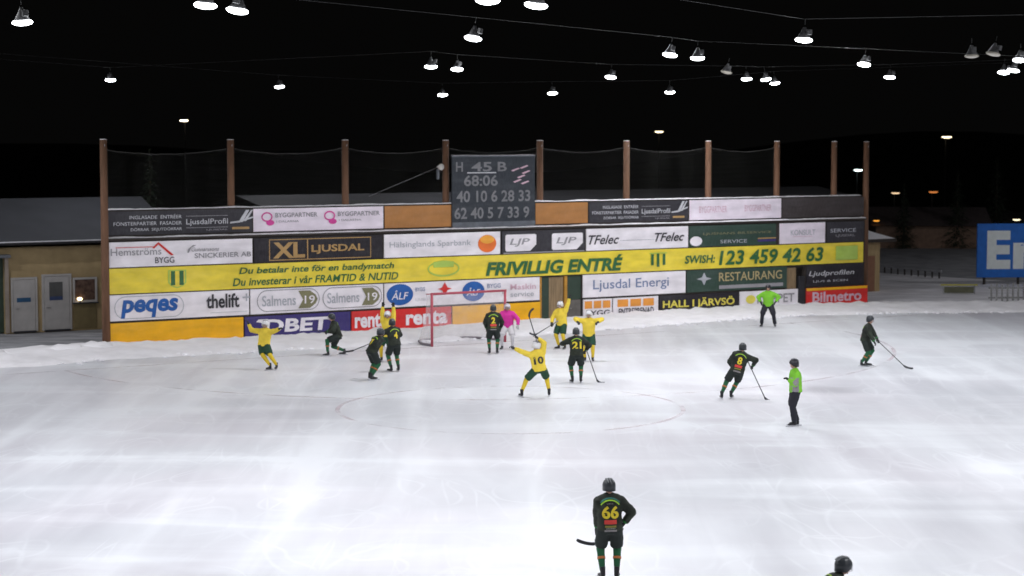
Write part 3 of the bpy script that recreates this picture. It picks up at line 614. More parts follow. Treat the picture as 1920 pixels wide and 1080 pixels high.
# =================================================================== RIGHT HUT, BILLBOARD, FIELD BEHIND
hp = ground(1636, 546)
hut = tag(empty('wooden_hut', hp, WANG), 'small tan wooden hut with a snow covered roof just right of the wall', 'hut')
def hz(y): return CH + ray(1636, y).z * hp.y / ray(1636, y).y
s = hp.y / F; hw0, hw1 = -28 * s / math.cos(WANG), 17 * s
bm = nb(); box(bm, hw0, hw1, 0, 2.6, -.1, hz(446)); mk('wall', bm, mat('tan_boards', (.40, .29, .15), rough=.8, var=.2, scale=3, bump=.3, stretch=(5, 5, .3)), hut)
bm = nb(); zt = hz(446); zp = hz(424)
vs = [bm.verts.new(p) for p in ((hw0 - .3, -.5, zt - .05), (hw1 + .7, -.5, zt - .05), (hw1 + .7, 3.0, zt - .05), (hw0 - .3, 3.0, zt - .05), ((hw0 * .7 + hw1 * .3), 1.3, zp), ((hw0 * .7 + hw1 * .3) - .4, 1.3, zp))]
for q in ((0, 1, 4, 5), (1, 2, 4), (2, 3, 5, 4), (3, 0, 5), (0, 3, 2, 1)): bm.faces.new([vs[i] for i in q])
mk('roof', bm, SNOW, hut)
bm = nb(); box(bm, hw0 - .3, hw1 + .72, -.53, -.503, zt - .22, zt - .04); mk('fascia', bm, TIMBER, hut)
bm = nb(); box(bm, (hw0 + hw1) / 2 - .35, (hw0 + hw1) / 2 + .35, -.04, -.003, 0, 1.95, .01); mk('door', bm, mat('reddish_door', (.25, .12, .07)), hut)

bd = 112.0
bp0 = at_depth(1829, 520, bd); bp1 = at_depth(1829, 419, bd)
bb = tag(empty('billboard', (bp0.x + 3.4, bd, 0), R(4)), 'large blue billboard with big white letters at the right edge', 'billboard')
z0, z1 = bp0.z, bp1.z; k = bd / F
bm = nb(); box(bm, -3.4, 3.6, 0, .12, z0, z1, .02); mk('panel', bm, mat('billboard_blue', (.012, .13, .50), rough=.5, var=.1), bb)
LW = mat('letter_white', (.72, .76, .75), rough=.6, var=.06)
zz = lambda y: z0 + (520 - y) * k
flat('lettering', shape_text('E', (1848 - 1829) * k - 3.4, (1893 - 1829) * k - 3.4, zz(504), zz(432), bold=.05), LW, bb, -.008)
flat('lettering', shape_text('n', (1898 - 1829) * k - 3.4, (1950 - 1829) * k - 3.4, zz(504), zz(454), bold=.05), LW, bb, -.0085)
bm = nb()
for x in (-2.9, -.9, 1.2, 3.2): box(bm, x - .06, x + .06, .13, .25, -.1, z1 - .2)
mk('post', bm, TIMBER, bb)
# barrier with yellow top rail, and a stack of pallets on end
q = ground(1798, 551); br = tag(empty('barrier', q, 0), 'low barrier with a yellow top rail in the snow under the dark slope', 'barrier')
bm = nb(); box(bm, -1.0, 1.0, -.03, .03, .45, .52, .01); mk('rail', bm, mat('yellow_rail', (.45, .40, .05)), br)
for x in (-.85, .85):
    bm = nb(); tube(bm, [(x, 0, 0), (x, 0, .45)], .03, 6); mk('post', bm, mat('steel', (.4, .4, .42), metal=1, rough=.4), br)
bm = nb(); box(bm, -.8, .8, -.02, .02, .05, .38); mk('panel', bm, mat('dull_olive_canvas', (.10, .10, .06), var=.3), br)
q = ground(1900, 567); pf = tag(empty('picket_fence', q, R(3)), 'short fence of pale upright pickets below the blue billboard', 'fence')
bm = nb()
for i in range(12): box(bm, -1.2 + i * .28, -1.1 + i * .28, -.012, .012, 0, .95 + .05 * math.sin(i * 2.1))
mk('picket', bm, mat('grey_wood', (.22, .22, .22), var=.3), pf)['kind'] = 'stuff'
bm = nb(); box(bm, -1.3, 2.1, .013, .04, .2, .28); box(bm, -1.3, 2.1, .013, .04, .7, .78); mk('rail', bm, mat('grey_wood', (.22, .22, .22)), pf)
q1, q2 = ground(1655, 511, .0), ground(1765, 522, .0)
fe = tag(empty('rink_side_fence', (q1 + q2) / 2, math.atan2((q2 - q1).y, (q2 - q1).x)), 'low snowy rail running away to the right of the hut', 'fence')
l = (q2 - q1).length / 2
bm = nb(); box(bm, -l, l, -.04, .04, .35, .50, .02); mk('rail', bm, mat('dim_snow_rail', (.35, .35, .37)), fe)
for i in range(9):
    bm = nb(); x = -l + .2 + i * (2 * l - .4) / 8; box(bm, x - .04, x + .04, -.03, .03, -.1, .35); mk('post', bm, TIMBER, fe)
# dim long building far right and dark wooded slope
q = at_depth(1745, 512, 150)
fb = tag(empty('distant_building', (q.x, 150, 0), R(-6)), 'dim brown long building in the dark behind the snow field', 'building')
bm = nb(); box(bm, -4.2, 4.2, 0, 8, -1, 1.7); mk('wall', bm, mat('dim_brown_wall', (.20, .12, .08), var=.2), fb)
bm = nb(); vs = [bm.verts.new(p) for p in ((-4.6, -.5, 1.7), (4.6, -.5, 1.7), (4.6, 4, 3.0), (-4.6, 4, 3.0), (4.6, 8.5, 1.7), (-4.6, 8.5, 1.7))]
for f in ((0, 1, 2, 3), (3, 2, 4, 5)): bm.faces.new([vs[i] for i in f])
mk('roof', bm, mat('dim_roof', (.10, .08, .08), var=.2), fb)
bm = nb(); G = 60
grid = [[bm.verts.new((-320 + 640 * i / G, 190 + 260 * j / 14, (-1 + (6.5 + 7 * noise.noise(Vector((i * .12, j * .1, 2)))) * min(1, j / 9) ** 1.3))) for i in range(G + 1)] for j in range(15)]
for j in range(14):
    for i in range(G): bm.faces.new((grid[j][i], grid[j][i + 1], grid[j + 1][i + 1], grid[j + 1][i]))
tag(mk('hill', bm, mat('dark_forest_floor', (.03, .035, .03), rough=.95, var=.5, scale=.2), smooth=True), kind='structure')
FOL = mat('dark_spruce', (.035, .05, .03), rough=.9, var=.4, scale=2); BARK = mat('dark_bark', (.06, .045, .035), rough=.9)
def spruce(x, y, h, label):
    t = tag(empty('spruce_tree', (x, y, -.5)), label, 'tree', 'dark spruces in the night behind the rink')
    bm = nb(); tube(bm, [(0, 0, 0), (0, 0, h * .5), (0, 0, h)], [h * .02, h * .012, .01], 7); mk('trunk', bm, BARK, t)
    bm = nb(); r_ = random.Random(int(x * 7 + y))
    for k in range(1100):
        a = r_.uniform(0, 6.283); zf = 1 - r_.random() ** .6 * .88; rr = (1 - zf) * h * .24 * (.25 + .75 * r_.random()) * (1 + .25 * math.sin(zf * 46))
        c_ = Vector((math.cos(a) * rr, math.sin(a) * rr, zf * h - rr * .3)); d = Vector((math.cos(a), math.sin(a), -.35)).normalized() * r_.uniform(.25, .55) * h / 11
        sd = Vector((-math.sin(a), math.cos(a), r_.uniform(-.4, .4))) * .11 * h / 11
        bm.faces.new([bm.verts.new(c_ - d * .5 - sd), bm.verts.new(c_ - d * .5 + sd), bm.verts.new(c_ + d)])
    mk('crown', bm, FOL, t)
for x, d_, h, l in ((282, 104, 8.3, 'dim tall spruce left of the second net pole'), (1795, 150, 6.5, 'dim spruce in the dark left of the blue billboard'), (1868, 155, 7.5, 'dim spruce directly above the blue billboard'), (1695, 150, 5.5, 'dim spruce behind the snowy hut roof')):
    q = at_depth(x, 400, d_); spruce(q.x, d_, h, l)

# distant street lamps
def street_lamp(x, y, d, col, st, label, r=.2):
    q = at_depth(x, y, d); t = tag(empty('street_lamp', (q.x, d, 0)), label, 'street lamp', 'distant street lamps in the dark')
    bm = nb(); tube(bm, [(0, .5, -1), (0, .5, q.z), (0, .3, q.z + .18), (0, 0, q.z + .15)], [.07, .05, .04, .03], 6); mk('pole', bm, mat('dark_mast', (.02, .02, .022)), t)
    bm = nb(); ball(bm, (0, 0, q.z + .06), r * 1.6, r, r * .3, 10); mk('lamp_hood', bm, mat('dark_mast', (.02, .02, .022)), t)
    bm = nb(); ball(bm, (0, -.02, q.z), r * 1.9, r, r * .42, 10); mk('lens', bm, mat('lens_%s' % label[:12], col, emit=col, strength=st), t)
street_lamp(345, 226, 190, (1, .85, .62), 9, 'warm street lamp spark in the black sky at the upper left', .22)
street_lamp(1236, 247, 200, (1, .80, .50), 4, 'dim yellowish street lamp above the net rope right of centre', .24)
street_lamp(1775, 257, 200, (1, .78, .48), 4, 'dim yellowish street lamp in the black sky at the upper right', .28)
street_lamp(1609, 319, 170, (.75, 1, .98), 8, 'cool white street lamp between the two rightmost net poles', .20)
street_lamp(1679, 362, 170, (1, .70, .42), 1.2, 'faint peach street lamp right of the wall end', .20)
street_lamp(1750, 360, 170, (1, .32, .08), .7, 'faint orange street lamp above the dark slope', .22)
street_lamp(1563, 364, 130, (1, .40, .05), 1.4, 'tiny orange street lamp just above the blank brown board', .14)
street_lamp(1643, 414, 150, (1, .50, .15), 1.2, 'tiny orange street lamp above the hut roof', .13)
street_lamp(1690, 413, 160, (1, .65, .35), .8, 'tiny pale orange street lamp right of the hut roof', .14)
street_lamp(1906, 412, 150, (1, .85, .55), 2.2, 'small warm street lamp just over the blue billboard', .16)

# =================================================================== RINK LAMPS
HOUS = mat("lamp_housing", (.05, .05, .052), rough=.5, var=.1)
LENS = mat('lamp_lens', (1, 1, 1), emit=(.93, .96, 1.0), strength=22)
LENSOFF = mat('lamp_lens_off', (.45, .42, .36), rough=.2)
CABLE = mat('steel_cable', (.010, .010, .010), rough=.5)
def rink_lamp(loc, label, lit=True, power=1.0, inview=True, off_z=.55):
    t = tag(empty('floodlight', loc, WANG), label, 'floodlight', 'floodlights hung from cables over the ice')
    t.rotation_euler = (R(rnd.uniform(-4, 12)), R(rnd.uniform(-10, 10)), WANG + R(rnd.uniform(-40, 40)))
    if 'm' not in LC:
        bm = nb(); tube(bm, [(0, 0, .03), (0, 0, .08), (0, 0, .18), (0, 0, .28), (0, 0, .34)], [.17, .165, .11, .06, .04], 16); LC['m'] = mk('housing', bm, HOUS, t, smooth=True)
        bm = nb(); ball(bm, (0, 0, 0), .23, .23, .075, 16); LC['l'] = mk('lens', bm, LENS, t, smooth=True)
        bm = nb(); tube(bm, [(0, 0, .40), (0, 0, off_z)], .012, 5); LC['h'] = mk('hanger', bm, CABLE, t)
        bm = nb(); box(bm, -.07, .07, -.22, -.13, .14, .28, .01); LC['b'] = mk('ballast_box', bm, HOUS, t)
    else:
        for k in 'mlhb':
            c_ = LC[k].copy(); COL.objects.link(c_); c_.parent = t
            if k == 'l' and not lit:
                c_.data = LC[k].data.copy(); c_.data.materials[0] = LENSOFF
    if lit:
        if 'light' not in LC or power != 1.0:
            ld = bpy.data.lights.new('lamp_light', 'SPOT'); ld.energy = LAMP_POWER * power; ld.spot_size = R(176); ld.spot_blend = .55; ld.shadow_soft_size = .16
            ld.color = (.95, .962, 1.0)
            if power == 1.0: LC['light'] = ld
        else: ld = LC['light']
        lo = bpy.data.objects.new('lamp_light', ld); COL.objects.link(lo); lo.parent = t; lo.location = (0, 0, -.12)
    return t
LC = {}
rows = {
 'left pair above the scoreline': None}
def lamp_at(x, y, label, lit=True, power=1.0):
    d = min(3650 * 2.65 / (262 - y), 92.0)
    q = at_depth(x, y, d); rink_lamp(q, label, lit, power * (.9 if d < 60 else .62)); return q
cables = [
 [(42, 42, 'first floodlight from the left, alone near the upper left corner')],
 [(385, 10, 'left one of two floodlights at the top edge, left half of the sky'), (445, 20, 'right one of two floodlights at the top edge, left half of the sky')],
 [(915, 1, 'floodlight cut by the top edge at the middle of the sky'), (1005, 10, 'bright floodlight at the top edge just right of the middle'), (1507, 75, 'large bright lone floodlight in the upper right sky')],
 [(887, 72, 'lone floodlight above the middle of the sky, over the close trio'), (1256, 103, 'left one of the adjoining pair right of centre'), (1308, 109, 'right one of the adjoining pair right of centre'), (1620, 121, 'upper left one of two floodlights towards the upper right'), (1900, 132, 'lower one of the floodlights cut by the right edge of the picture')],
 [(207, 150, 'lone floodlight in the left sky, high above the clubhouse'), (808, 125, 'upper left one of the close trio left of centre'), (857, 130, 'upper right one of the close trio left of centre'), (1145, 145, 'lone floodlight between the middle and the adjoining pair'), (1400, 148, 'leftmost of three small floodlights side by side'), (1436, 149, 'middle one of three small floodlights side by side'), (1668, 145, 'lower right one of two floodlights towards the upper right')],
 [(524, 163, 'lone floodlight high above the second net pole'), (830, 178, 'lowest one of the close trio left of centre'), (1036, 175, 'lone floodlight high above the scoreboard right pole'), (1256, 173, 'small floodlight below the adjoining pair'), (1453, 156, 'rightmost and lowest of three small floodlights side by side')],
]
CL = ['short cable above the lone floodlight near the upper left corner', 'cable above the pair of floodlights at the top edge on the left', 'cable from the top edge down to the large bright floodlight',
 'cable holding the adjoining pair of floodlights right of centre', 'cable running from the lone left floodlight to the three small ones', 'lowest cable, holding the floodlight high above the scoreboard']
for row in cables:
    pts = [lamp_at(x, y, l) for x, y, l in row]
    a, b_ = pts[0], pts[-1]
    if len(pts) == 1: b_ = a
    line = [a - WU * 14 + Vector((0, 0, 1.3))] + [p + Vector((0, 0, .55)) for p in sorted(pts, key=lambda v: v.dot(WU))] + [b_ + WU * 16 + Vector((0, 0, 1.3))]
    o = tag(empty('suspension_cable', a), CL.pop(0), 'cable', 'cables spanning the rink')
    bm = nb(); tube(bm, [p - a for p in line], .008, 5); mk('cable', bm, CABLE, o)
lamp_at(1362, 135, 'unlit floodlight left of the three side by side', lit=False)
lamp_at(1822, 105, 'unlit floodlight near the right edge, left of its neighbour', lit=False)
lamp_at(1862, 101, 'unlit floodlight near the right edge, right of its neighbour', lit=False)
lamp_at(1882, 136, 'left one of the floodlight cluster at the right edge of the sky')
lamp_at(1912, 113, 'upper one of the floodlight cluster at the right edge of the sky')
# unseen floodlights, added above and beside the view to even out the light
k = 0
for y in (8, 28, 48, 70):
    for x in (-40, -20, 0, 20, 40):
        xx = x + (2 if k % 2 else -7); k += 1
        rink_lamp(Vector((xx, y, 14.6)), 'unseen floodlight added high over the rink for even light', power=RIG.get((x, y), RIG_POWER))
for x, y, pw in ((44, 104, 3.6), (50, 122, 3.6), (-46, 84, 4.6), (-18, 40, 2.2), (17, 42, 4.0), (27, 56, 3.0)):  # added out of view to lift billboard, snow field, clubhouse and ice
    rink_lamp(Vector((x, y, 15.5)), 'unseen floodlight added out of view as fill light', power=pw)

# =================================================================== GOAL
go = tag(empty('goal', GC, math.atan2(GU.y, GU.x)), 'red framed goal with pale net in front of the orange board', 'goal')
hwid = (GP2 - GP1).length / 2; GH = 2.12
REDP = mat('goal_red', (.42, .07, .10), rough=.4, var=.1); NETW = bpy.data.materials.new('goal_net'); NETW.use_nodes = True
nt = NETW.node_tree; b = nt.nodes['Principled BSDF']; b.inputs['Base Color'].default_value = (.75, .70, .73, 1); b.inputs['Roughness'].default_value = .9
tc = nt.nodes.new('ShaderNodeTexCoord').outputs['Object']
nt.links.new(math_node(nt, 'ADD', math_node(nt, 'MULTIPLY', noise_mix(nt, tc, 1.2, .3, .7), .14), .18), b.inputs['Alpha'])
for s in (-1, 1):
    bm = nb(); tube(bm, [(s * hwid, 0, 0), (s * hwid, 0, GH)], .055, 10); mk('post', bm, REDP, go, smooth=True)
bm = nb(); tube(bm, [(-hwid - .05, 0, GH), (hwid + .05, 0, GH)], .05, 10); mk('crossbar', bm, REDP, go, smooth=True)
bd_ = 2.0; pts = [(-hwid, .03, .05), (-hwid + .0, .8, .05), (-hwid + .35, bd_ - .3, .05), (-hwid + .8, bd_, .05), (hwid - .8, bd_, .05), (hwid - .35, bd_ - .3, .05), (hwid, .8, .05), (hwid, .03, .05)]
bm = nb(); tube(bm, pts, .05, 8); mk('base_frame', bm, mat('grey_padding', (.20, .18, .20), rough=.7), go, smooth=True)
top = [(-hwid, .02, GH), (-hwid, .45, GH - .03), (-hwid + .3, .75, GH - .06), (-hwid + .8, .85, GH - .08), (hwid - .8, .85, GH - .08), (hwid - .3, .75, GH - .06), (hwid, .45, GH - .03), (hwid, .02, GH)]
bm = nb(); prev = None
for a, b_ in zip(pts, top):
    cur = [bm.verts.new(Vector(a).lerp(Vector(b_), t) + Vector((0, -.10 * math.sin(math.pi * t) * (a[1] > .5), 0))) for t in (0, .25, .5, .75, 1)]
    if prev:
        for k in range(4): bm.faces.new((prev[k], cur[k], cur[k + 1], prev[k + 1]))
    prev = cur
tv = [bm.verts.new(p) for p in top]; bm.faces.new(tv)
mk('net', bm, NETW, go)
bm = nb(); tube(bm, top[1:-1], .02, 6); mk('net_support', bm, REDP, go)
for s in (-1, 1):
    bm = nb(); tube(bm, [(s * hwid, .45, GH - .03), (s * hwid, .02, GH)], .02, 6); mk('net_support', bm, REDP, go)

# =================================================================== PEOPLE
SKIN = mat('skin', (.50, .30, .22), rough=.55, var=.06); 
TEAM = dict(
 dark=dict(jersey=(.015, .020, .013), shorts=(.012, .018, .016), socks=(.012, .10, .04), helmet=(.03, .035, .04), glove=(.02, .02, .02)),
 yellow=dict(jersey=(.78, .58, .055), shorts=(.012, .055, .028), socks=(.70, .50, .03), helmet=(.75, .74, .76), glove=(.03, .03, .03)),
 keeper=dict(jersey=(.62, .03, .30), shorts=(.60, .58, .60), socks=(.60, .58, .60), helmet=(.60, .55, .60), glove=(.5, .5, .5)),
 ref=dict(jersey=(.19, .52, .03), shorts=(.014, .014, .022), socks=(.014, .014, .022), helmet=(.02, .018, .025), glove=(.02, .02, .02)))
BLACKB = mat('skate_boot', (.015, .015, .018), rough=.35); STEEL = mat('blade_steel', (.55, .55, .58), metal=1, rough=.3)
def remesh(bm, name, m, parent, voxel=.022, it=3, fold=0):
    o = mk(name, bm, m, parent)
    a = o.modifiers.new('r', 'REMESH'); a.mode = 'VOXEL'; a.voxel_size = voxel; a.use_smooth_shade = True
    s_ = o.modifiers.new('s', 'SMOOTH'); s_.iterations = it; s_.factor = .5
    dg = bpy.context.evaluated_depsgraph_get(); me = bpy.data.meshes.new_from_object(o.evaluated_get(dg))
    o.modifiers.clear(); old = o.data; o.data = me; bpy.data.meshes.remove(old)
    me.name = name
    if not me.materials: me.materials.append(m)
    if fold:
        for v in me.vertices:
            n_ = noise.noise(Vector((v.co.x * 9, v.co.y * 9, v.co.z * 14)) + Vector((fold, 0, 0))) + .5 * noise.noise(v.co * 26)
            v.co += v.normal * .011 * n_
    for p in me.polygons: p.use_smooth = True
    return o
def ik(a, b, l1, l2, pole):
    a, b, pole = Vector(a), Vector(b), Vector(pole); d = b - a; L = d.length
    if L > (l1 + l2) * .998: b = a + d.normalized() * (l1 + l2) * .998; d = b - a; L = d.length
    x = (l1 * l1 - l2 * l2 + L * L) / (2 * L); h = math.sqrt(max(0, l1 * l1 - x * x)); n = d.normalized()
    pl = pole - n * pole.dot(n)
    if pl.length < 1e-4: pl = Vector((0, 1, 0)) - n * n.y
    return a + n * x + pl.normalized() * h, b
PS = 1.065
def make_person(px, py, face, team, label, pelvis=(0, 0, .98), lf=5, ls=0, ankL=(-.14, 0, .17), ankR=(.14, 0, .17), handL=(-.34, .12, .88), handR=(.34, .12, .88),
                poleL=(-1, -.4, -.3), poleR=(1, -.4, -.3), headyaw=0, headpitch=0, number=None, patch=False, kneeOut=.25, stripe=False, group=None, scale=PS, side_panel=False, stick=None, sticklabel=''):
    loc = ground(px, py); t = tag(empty('person', loc, R(face - 90)), label, 'person', group); t.scale = (scale,) * 3
    k = TEAM[team]; M = {n: mat('%s_%s' % (team, n), c, rough=.75 if n != 'helmet' else .35, var=.85 if (team, n) == ('dark', 'jersey') else .10, scale=6, bump=.15 if n in ('jersey', 'shorts') else 0) for n, c in k.items()}
    Pv = Vector(pelvis); rot = Matrix.Rotation(R(ls), 3, 'Y') @ Matrix.Rotation(-R(lf), 3, 'X')
    up = rot @ Vector((0, 0, 1)); rt = rot @ Vector((1, 0, 0)); fw = rot @ Vector((0, 1, 0))
    waist = Pv + up * .14; chest = Pv + up * .34; neckb = Pv + up * .53
    fw2 = (fw * .6 + Vector((0, 1, 0)) * .4).normalized()
    hup = (up * .45 + Vector((0, 0, 1)) * .55).normalized()
    head = neckb + hup * .165 + fw2 * .03
    shL, shR = Pv + up * .455 - rt * .185, Pv + up * .455 + rt * .185
    elL, haL = ik(shL, handL, .30, .27, poleL); elR, haR = ik(shR, handR, .30, .27, poleR)
    hipL, hipR = Pv - rt * .095, Pv + rt * .095
    knL, anL = ik(hipL, ankL, .44, .42, (-kneeOut, 1, .1)); knR, anR = ik(hipR, ankR, .44, .42, (kneeOut, 1, .1))
    hy = Matrix.Rotation(R(headyaw), 3, 'Z') @ Matrix.Rotation(-R(headpitch), 3, 'X')
    hf, hr, hu = hy @ Vector((0, 1, 0)), hy @ Vector((1, 0, 0)), hy @ Vector((0, 0, 1))
    # body: one continuous surface
    bm = nb()
    tube(bm, [Pv - up * .06, Pv + up * .05, waist, chest, Pv + up * .46, neckb], [(.13, .10), (.15, .11), (.135, .10), (.165, .115), (.16, .10), (.06, .06)], 14, side=rt)
    tube(bm, [neckb - up * .04, neckb + hup * .08, head - hup * .02], [.06, .055, .06], 10)
    HM = Matrix((hr, hf, hu)).transposed().to_4x4()
    ball(bm, head + hu * .02, .075, .095, .105, 14, HM); ball(bm, head - hu * .055 + hf * .02, .058, .07, .06, 12, HM)       # skull, jaw
    tube(bm, [head + hf * .085 + hu * .015, head + hf * .115 - hu * .02], [.010, .020], 8)                                    # nose
    for s_ in (-1, 1): ball(bm, head + hr * s_ * .078 - hu * .005, .014, .022, .032, 8, HM)                                   # ears
    for sh_, el, ha in ((shL, elL, haL), (shR, elR, haR)):
        tube(bm, [sh_ - (el - sh_) * .1, sh_.lerp(el, .5), el], [.055, .05, .042], 10); tube(bm, [el, el.lerp(ha, .4), ha], [.042, .040, .028], 10); ball(bm, el, .043)
    for hp_, kn, an in ((hipL, knL, anL), (hipR, knR, anR)):
        tube(bm, [hp_, hp_.lerp(kn, .5), kn], [.085, .078, .058], 12); tube(bm, [kn, kn.lerp(an, .35), an - (an - kn).normalized() * -.02], [.056, .058, .040], 12); ball(bm, kn, .058)
    body = remesh(bm, 'body', SKIN, t, .02, 2)
    bm = nb()
    for s_ in (-1, 1): ball(bm, head + hf * .088 + hr * s_ * .032 + hu * .02, .012, .008, .009, 8, HM)
    mk('eye', bm, mat('eye_dark', (.02, .015, .012), rough=.2), body)
    bm = nb(); tube(bm, [head + hf * .088 - hr * .024 - hu * .062, head + hf * .096 - hu * .064, head + hf * .088 + hr * .024 - hu * .062], [.004, .007, .004], 6); mk('mouth', bm, mat('lips', (.34, .12, .10)), body)
    # jersey
    bm = nb()
    tube(bm, [Pv - up * .07, Pv - up * .01, waist, chest, Pv + up * .45, Pv + up * .53, neckb + up * .045], [(.225, .175), (.225, .17), (.215, .165), (.235, .17), (.225, .145), (.13, .10), (.078, .075)], 18, side=rt)
    for sh_, el, ha in ((shL, elL, haL), (shR, elR, haR)):
        d1 = (el - sh_); w_ = el.lerp(ha, .88)
        tube(bm, [sh_ + up * .01, sh_.lerp(neckb, .6) + up * .015, neckb + up * .03], [.085, .080, .07], 10)
        tube(bm, [sh_ - d1 * .18, sh_, sh_.lerp(el, .5), el], [.085, .102, .092, .084], 12); ball(bm, el, .084); tube(bm, [el, el.lerp(w_, .5), w_], [.084, .072, .060], 12)
    j = remesh(bm, 'jersey', M['jersey'], t, .018 if py > 1000 else .024, 3, fold=px * .37)
    # shorts or trousers
    end = .94 if team not in ('ref',) else 1.0
    bm = nb(); tube(bm, [Pv + up * .06, Pv - up * .06, Pv - up * .14], [(.165, .125), (.175, .135), (.15, .12)], 14, side=rt)
    for hp_, kn, an in ((hipL, knL, anL), (hipR, knR, anR)):
        e_ = hp_.lerp(kn, end); tube(bm, [hp_, hp_.lerp(e_, .5), e_], [.128, .128, .118], 12)
        if end == 1.0: ball(bm, kn, .092); tube(bm, [kn, kn.lerp(an, .5), an + (an - kn).normalized() * .04], [.092, .082, .078], 12)
    shn = 'shorts' if end < 1 else 'trousers'; remesh(bm, shn, M['shorts'], t, .020 if py > 1000 else .026, 3, fold=px * .21)
    if end < 1:
        for hp_, kn, an in ((hipL, knL, anL), (hipR, knR, anR)):
            up_ = kn.lerp(hp_, .10); bm = nb(); d = (an - kn).normalized(); f_ = Vector((0, 1, 0))
            tube(bm, [up_, kn, kn + d * .06], [.074, .080, .078], 12); tube(bm, [kn, kn + d * .14, kn + d * .27, an + d * .01], [.076, .072, .062, .050], 12); ball(bm, kn + f_ * .02, .070)
            so = remesh(bm, 'sock', M['socks'], t, .02, 2)
            if team == 'dark':
                bm = nb(); c0 = kn + d * .17; tube(bm, [c0, c0 + d * .045], .076, 12, cap=False); mk('stripe', bm, mat('sock_orange', (.45, .14, .04)), so, smooth=True)
    # skates
    for i_, (kn, an) in enumerate(((knL, anL), (knR, anR))):
        yaw = (R(14) if i_ == 0 else R(-14)); f_ = Vector((-math.sin(yaw), math.cos(yaw), 0)); s2 = Vector((f_.y, -f_.x, 0)); a0 = Vector((an.x, an.y, an.z))
        bm = nb()
        tube(bm, [a0 - f_ * .07 - Vector((0, 0, .10)), a0 - f_ * .03 - Vector((0, 0, .095)), a0 + f_ * .08 - Vector((0, 0, .098)), a0 + f_ * .16 - Vector((0, 0, .102)), a0 + f_ * .20 - Vector((0, 0, .105))], [(.03, .028), (.040, .045), (.044, .04), (.042, .03), (.025, .018)], 12, side=s2)
        tube(bm, [a0 - f_ * .03 - Vector((0, 0, .09)), a0 - f_ * .015, a0 + Vector((0, 0, .07))], [.045, .050, .056], 12)
        sk = remesh(bm, 'skate', BLACKB, t, .016, 2)
        bm = nb(); zb = a0.z - .165; Mx = Matrix.Translation((a0.x, a0.y, 0)) @ Matrix.Rotation(yaw, 4, 'Z')
        box(bm, -.004, .004, -.14, .27, zb, zb + .028); box(bm, -.014, .014, -.06, -.01, zb + .028, zb + .05); box(bm, -.014, .014, .10, .17, zb + .028, zb + .05)
        bmesh.ops.transform(bm, matrix=Mx, verts=bm.verts); mk('blade', bm, STEEL, sk)
    # gloves with five fingers curled around the palm
    for i_, (el, ha) in enumerate(((elL, haL), (elR, haR))):
        d = (ha - el).normalized(); sd = d.cross(Vector((0, 0, 1)))
        if sd.length < .2: sd = Vector((1, 0, 0))
        sd.normalize(); nn = sd.cross(d).normalized() * (-1)
        bm = nb(); tube(bm, [ha - d * .07, ha - d * .01, ha + d * .04, ha + d * .085], [(.05, .045), (.048, .032), (.052, .030), (.048, .024)], 12, side=sd)
        for q, (o_, L_) in enumerate(((-.036, .060), (-.012, .072), (.012, .068), (.036, .052))):
            b0 = ha + d * .08 + sd * o_; b1 = b0 + d * L_ * .45 + nn * .012; b2 = b1 + d * L_ * .15 + nn * L_ * .45; b3 = b2 - d * L_ * .3 + nn * L_ * .2
            tube(bm, [b0, b1, b2, b3], [.0125, .012, .011, .009], 8)
        th = ha + d * .015 - sd * .048 * (1 if i_ else -1); tube(bm, [th, th + d * .035 - sd * .02 * (1 if i_ else -1) + nn * .012, th + d * .055 + nn * .045], [.015, .014, .010], 8)
        remesh(bm, 'glove', M['glove'], t, .009, 1)
    # helmet with cage (referees too)
    bm = nb(); n1, n2 = 18, 8; ringv = []
    for a_ in range(n2 + 1):
        ph = R(92) * a_ / n2 + R(0); row = []
        for q in range(n1):
            th = 2 * math.pi * q / n1; front = max(0, math.sin(th)); z_ = math.cos(ph) * .130; rr = math.sin(ph)
            if a_ == n2: z_ -= .085 * (1 - front) ** .8 * (1 if math.sin(th) < .75 else 0)
            row.append(bm.verts.new(head + hu * (.028 + z_) + hr * math.cos(th) * rr * .118 + hf * math.sin(th) * rr * .138))
        ringv.append(row)
    for a_, b_ in zip(ringv, ringv[1:]):
        for q in range(n1): bm.faces.new((a_[q], b_[q], b_[(q + 1) % n1], a_[(q + 1) % n1]))
    he = mk('helmet', bm, M['helmet'], t, smooth=True); sm = he.modifiers.new('s', 'SOLIDIFY'); sm.thickness = .012
    bm = nb()
    for s_ in (-.045, 0, .045):
        tube(bm, [head + hu * (.028 + .133 * math.cos(R(a_)) * (1 - abs(s_))) + hr * s_ - hf * .141 * math.sin(R(a_)) for a_ in (-30, 0, 30, 55)], .010, 6)
    mk('vent_ridge', bm, mat('helmet_trim_' + ('pale' if team in ('dark', 'ref') else 'dark'), (.20, .21, .22) if team in ('dark', 'ref') else (.05, .05, .06), rough=.4), he)
    bm = nb(); tube(bm, [head + hr * x_ * .104 + hf * .02 - hu * (.02) + (hu * -.085 + hf * .05) * (1 - abs(x_)) for x_ in (-1, -.5, 0, .5, 1)], .005, 6); mk('chin_strap', bm, mat('strap_black', (.02, .02, .02)), he)
    if team != 'ref':
        bm = nb()
        for zc in (.035, .005, -.025, -.055):
            tube(bm, [head + hf * .135 * math.cos(R(a_)) + hr * .10 * math.sin(R(a_)) + hu * zc for a_ in (-70, -35, 0, 35, 70)], .0035, 5)
        for a_ in (-45, -15, 15, 45):
            tube(bm, [head + hf * .135 * math.cos(R(a_)) + hr * .10 * math.sin(R(a_)) + hu * zc for zc in (.045, -.06)], .0035, 5)
        mk('face_cage', bm, STEEL, he)
    # prints on the back, wrapped onto the jersey
    bvh = BVHTree.FromPolygons([v.co for v in j.data.vertices], [tuple(p.vertices) for p in j.data.polygons])
